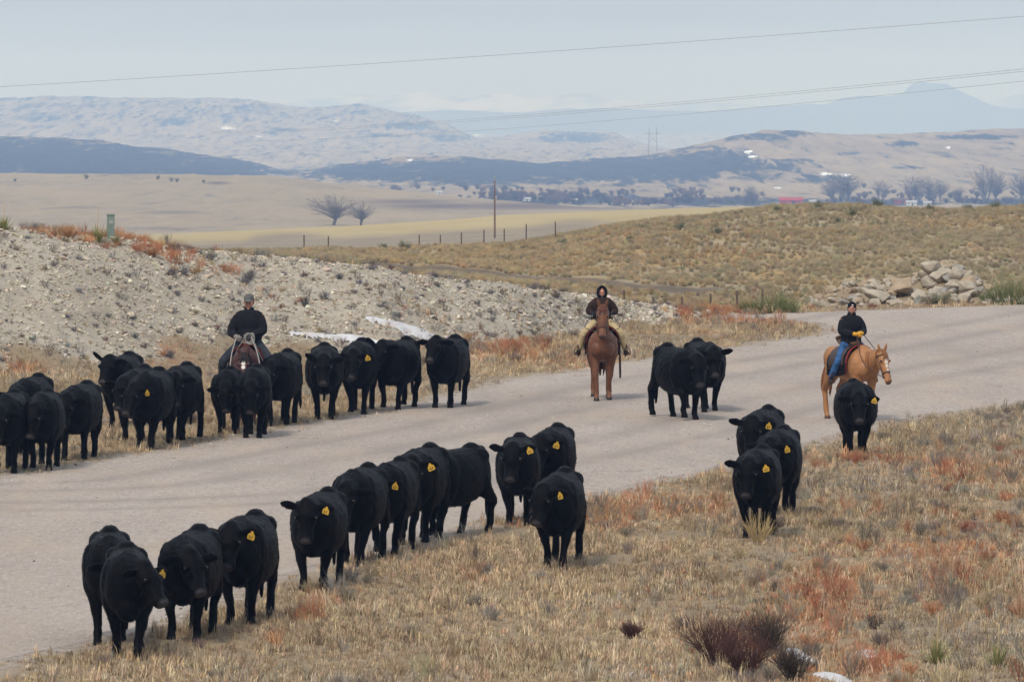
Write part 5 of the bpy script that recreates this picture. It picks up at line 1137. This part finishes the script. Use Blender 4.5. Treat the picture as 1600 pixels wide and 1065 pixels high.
wire(((400, 220, 1500), (2100, 73, 520), 1.4), 'lowest thin power line passing in front of the butte', .017)
# green utility box on the bank
bx_ = bank_at(173, 372); t = empty('utility_box', (bx_[0], bx_[1], bx_[2]), .2); t.scale = (.85, .85, .85); tag(t, 'pale green metal utility box on the bank top among red weeds', 'utility box')
gm = simple('green_painted_metal', (.19, .25, .215), .15, 4, .6, .3, 0)
def box(name, c, h3_, mat, par, bev=.008):
    bm = bmesh.new(); bmesh.ops.create_cube(bm, size=1)
    for w in bm.verts: w.co = Vector((w.co.x * h3_[0] * 2 + c[0], w.co.y * h3_[1] * 2 + c[1], w.co.z * h3_[2] * 2 + c[2]))
    if bev: bmesh.ops.bevel(bm, geom=list(bm.edges), offset=bev, segments=2, affect='EDGES')
    me = bpy.data.meshes.new(name); bm.to_mesh(me); bm.free(); return link(name, me, mat, par, smooth=False)
box('cabinet', (0, 0, .28), (.092, .092, .34), gm, t, .012); box('lid', (0, 0, .64), (.105, .105, .025), gm, t, .012); box('label_plate', (0, -.094, .45), (.05, .003, .04), M['metal'], t, .001); box('hasp', (.07, -.096, .3), (.012, .006, .03), M['metal'], t, .002)

# ------------------------------------------------------------------ far trees, farm buildings
M['barkpale'] = simple('pale_bark', (.20, .175, .15), .2, 1, .9, .1, 0); M['crownpale'] = simple('pale_bare_twigs', (.27, .235, .195), .2, 1, .9, .1, 0); M['bark'] = simple('bare_bark', (.19, .16, .145), .25, 1, .9, .1, 0); M['crownt'] = simple('bare_twigs', (.19, .16, .15), .25, 1, .9, .1, 0)
def tree_mesh(seed, H, W, r0, n=170, depth=3):
    """several leaning trunks, limbs reaching to points through a broad dome, each ending in fine twigs"""
    rd = random.Random(seed); tr = Sculpt(); cr = Sculpt(); tv, tf = [], []; heads = []
    for k in range(rd.choice((2, 3, 3))):
        a_ = rd.uniform(0, 6.283); l = rd.uniform(.05, .16) * W; top = V(math.cos(a_) * l * 1.3, math.sin(a_) * l, H * rd.uniform(.38, .55)); b_ = V(math.cos(a_) * r0, math.sin(a_) * r0, -.4)
        m_ = b_.lerp(top, .5) + V(rd.gauss(0, .2), rd.gauss(0, .2), 0); tr.loft([(*b_, r0, r0), (*m_, r0 * .75, r0 * .75), (*top, r0 * .4, r0 * .4)], 7, 3); heads.append((b_, m_, top))
    for i in range(n):
        while True:
            p = V(rd.uniform(-1, 1), rd.uniform(-1, 1), rd.uniform(-.75, 1))
            if .3 < p.length < 1: break
        p = V(p.x * W * .46, p.y * W * .46, H * .56 + p.z * H * .36); b_, m_, top = min(heads, key=lambda q: (q[2] - p).length + rd.random() * 2); s0 = (m_ if p.z < H * .45 else m_.lerp(top, rd.random())); mid = s0.lerp(p, .5) + V(rd.gauss(0, .3), rd.gauss(0, .3), rd.uniform(.1, .6))
        tr.loft([(*s0, r0 * .2, r0 * .2), (*mid, r0 * .13, r0 * .13), (*p, r0 * .05, r0 * .05)], 4, 2)
        for _ in range(3): twigs(tv, tf, mid.lerp(p, rd.uniform(.3, 1)), (p - mid).normalized() + V(rd.gauss(0, .5), rd.gauss(0, .5), rd.gauss(.2, .4)), H * .052, r0 * .06, depth, rd, .6, 3, .08)
    return tr.v, tr.f, tv, tf
TM = []
for i in range(5):
    v, f, tv, tf = tree_mesh(200 + i, 10, 11, .30); TM.append((mesh('trunk', v, f), mesh('crown', tv, tf)))
tree_i = 0
def bare_tree(p, h_, lab, grp=None, wide=1.0):
    global tree_i
    t = empty('bare_tree', p, tree_i * 1.7); tag(t, lab, 'tree', grp); t.scale = (h_ / 9.5 * wide, h_ / 9.5 * wide, h_ / 9.5); a_, b_ = TM[tree_i % 5]; tree_i += 1
    if 'cottonwood' in lab: a_, b_ = a_.copy(), b_.copy()
    pale = 'cottonwood' in lab
    link('trunk', a_, M['barkpale'] if pale else M['bark'], t, False); link('crown', b_, M['crownpale'] if pale else M['crownt'], t, False); return t
p = on_row(518, 352, 1300 * FS, 2300 * FS); bare_tree(p, 50 / F * p.y, 'wide bare cottonwood standing alone beyond the yellow field', None, 1.7)
p = on_row(562, 352, 1300 * FS, 2300 * FS); bare_tree(p, 38 / F * p.y, 'smaller bare tree touching the right side of the lone cottonwood', None, 1.3)
for X_, Y_, hp, w_, lab, grp in ((1316, 318, 50, 1.25, 'broad bare tree left of the other valley trees, near the red barn', None), (1297, 318, 36, 1.0, 'bare tree tucked against the left side of the broad valley tree', None), (1378, 318, 36, .95, 'small bare tree between the broad valley tree and the middle group', None), (1430, 318, 44, .9, 'left bare tree of the middle valley group', None), (1452, 318, 42, .9, 'middle bare tree of the middle valley group', None), (1472, 318, 36, .9, 'right bare tree of the middle valley group', None), (1498, 318, 26, .9, 'smallest bare tree right of the middle valley group', None), (1540, 318, 60, .85, 'tallest bare tree toward the right edge of the valley', None), (1558, 318, 50, .8, 'bare tree just right of the tallest valley tree', None), (1598, 318, 52, .9, 'bare tree cut by the right edge of the photo', None), (1172, 320, 28, .9, 'bare tree left of the red barn', None), (1075, 322, 26, 1.0, 'low bare tree in the valley below the pylon', None)):
    p = on_row(X_, 316, 2750 * FS, 3550 * FS, 900); bare_tree(p, hp / F * p.y, lab, grp, w_)
# the treeline along the creek: too many to count
tp_ = [proto('creek_shrub', *brush('c', 4.2, 26, 300 + i, .11, 2, .5), GM) for i in range(3)]
n = 1300; X = rg.uniform(560, 1750, n); Yt = rg.choice([316, 312, 308, 304], n, p=[.4, .3, .2, .1]) + rg.normal(0, 1.5, n)
dd = (2900 + (320 - Yt) * 38 + rg.uniform(-60, 60, n)) * FS; k = (fbm(X / 60, Yt / 8, 99, 3) > -.25) & (X + rg.normal(0, 30, n) > 650) & ((X < 1100) | (rg.uniform(0, 1, n) < .3)) & ~((X > 1195) & (X < 1285)); X, dd = X[k], dd[k]; n = len(X); x = (X - 800) / F * dd
scatter('creek_woods', tp_, np.stack([x, dd, terrain(x, dd) - .2], -1), rg.uniform(0, 6.28, n), rg.uniform(.4, 1.25, n), rg.integers(0, 3, n), jit(pick([(.12, .085, .085), (.16, .11, .10), (.09, .08, .085)], [3, 2, 2], n)))
M['barnred'] = simple('red_painted_boards', (.34, .045, .04), .15, .4, .8, .1, 0); M['whitewall'] = simple('white_wall', (.6, .6, .6), .08, .5, .8, .1, 0); M['tinroof'] = simple('grey_tin_roof', (.34, .35, .37), .1, .5, .5, .3, 0); M['darkroof'] = simple('brown_roof', (.11, .07, .06), .1, .5, .8, .1, 0); M['dark'] = simple('dark_opening', (.02, .02, .025), .1, 1, .5, .3, 0)
def house(X_, Yb, wpx, hpx, wall, roof, name, lab, cat, rz=0.0):
    p = on_row(X_, Yb, 2750 * FS, 3550 * FS, 900); w = wpx / F * p.y; h_ = hpx / F * p.y; dp = w * .45; t = empty(name, p, rz); tag(t, lab, cat)
    box('wall', (0, 0, h_ * .3 - .4), (w / 2, dp / 2, h_ * .3 + .4), wall, t, 0)
    o_ = .35; z0 = h_ * .6; vs = [(-w / 2 - o_, -dp / 2 - o_, z0 - .1), (w / 2 + o_, -dp / 2 - o_, z0 - .1), (w / 2 + o_, dp / 2 + o_, z0 - .1), (-w / 2 - o_, dp / 2 + o_, z0 - .1), (-w / 2 - o_, 0, h_), (w / 2 + o_, 0, h_)]
    link('roof', mesh('roof', vs, [(0, 1, 5, 4), (2, 3, 4, 5), (0, 4, 3), (1, 2, 5), (3, 2, 1, 0)]), roof, t, smooth=False)
    box('door', (w * .1, -dp / 2 - .02, h_ * .22), (w * .07, .03, h_ * .22), M['dark'], t, 0)
    for sx in (-.3, .33): box('window', (w * sx, -dp / 2 - .02, h_ * .33), (w * .05, .03, h_ * .08), M['dark'], t, 0)
house(1236, 319, 36, 11, M['barnred'], M['barnred'], 'barn', 'long low bright red barn among the distant valley trees', 'barn')
house(1408, 318, 22, 9, M['barnred'], M['darkroof'], 'farmhouse', 'dull red farm building between the valley trees', 'farmhouse')
house(1424, 321, 16, 8, M['whitewall'], M['tinroof'], 'shed', 'white shed in front of the dull red farm building', 'shed')
house(1449, 321, 12, 7, M['whitewall'], M['tinroof'], 'shed', 'small white shed right of the other white shed', 'shed')
house(1270, 319, 10, 7, M['whitewall'], M['tinroof'], 'shed', 'tiny pale shed just right of the bright red barn', 'shed')
house(822, 314, 14, 6, M['whitewall'], M['tinroof'], 'farmhouse', 'tiny white farmhouse in the valley right of the utility pole', 'farmhouse')
house(897, 316, 10, 6, M['whitewall'], M['tinroof'], 'farmhouse', 'tiny white farmhouse in the middle of the valley floor', 'farmhouse')
house(686, 304, 9, 6, M['whitewall'], M['tinroof'], 'farmhouse', 'tiny white farmhouse left of the utility pole', 'farmhouse')
# dark junipers on the left prairie skyline
for X_, Y_, hp in ((135, 280, 9), (247, 281, 8), (268, 284, 9), (276, 285, 8), (318, 286, 6), (24, 284, 6)):
    p = on_row(X_, Y_, 1700 * FS, 2390 * FS); v, f = brush('j', hp / F * p.y * 1.1, 22, X_, .07, 2, .35); o = plain('juniper', v, f, M['sage'], p); tag(o, 'tiny dark juniper on the far prairie', 'juniper', 'junipers on the far prairie')



# ------------------------------------------------------------------ the air
hz = Mat('haze_air'); hz.n.clear()
hv = hz.n.new('ShaderNodeVolumePrincipled'); ho = hz.n.new('ShaderNodeOutputMaterial'); hz.l.new(hv.outputs[0], ho.inputs['Volume'])
hv.inputs['Density'].default_value = 1.3e-4; hv.inputs['Color'].default_value = (.37, .58, 1.0, 1); hv.inputs['Absorption Color'].default_value = (.88, .91, .98, 1); hv.inputs['Anisotropy'].default_value = 0.0
def lowest(n):
    me = bpy.data.objects[n].data; a = np.empty(len(me.vertices) * 3, np.float32); me.vertices.foreach_get('co', a); return float(a[2::3].min())
zlo = min(lowest(n) for n in ('ground', 'prairie', 'foothills', 'distant_hills', 'butte', 'mountains')) - 1
bx = [(-4900, -40), (4900, 26200)]
v = [(x, y, z) for z in (zlo, 140.0) for y in (-40, 26200) for x in (-4900, 4900)]
hm = mesh('haze', v, [(0, 2, 3, 1), (4, 5, 7, 6), (0, 1, 5, 4), (2, 6, 7, 3), (0, 4, 6, 2), (1, 3, 7, 5)])
tag(link('haze', hm, hz.m, smooth=False), kind='stuff')
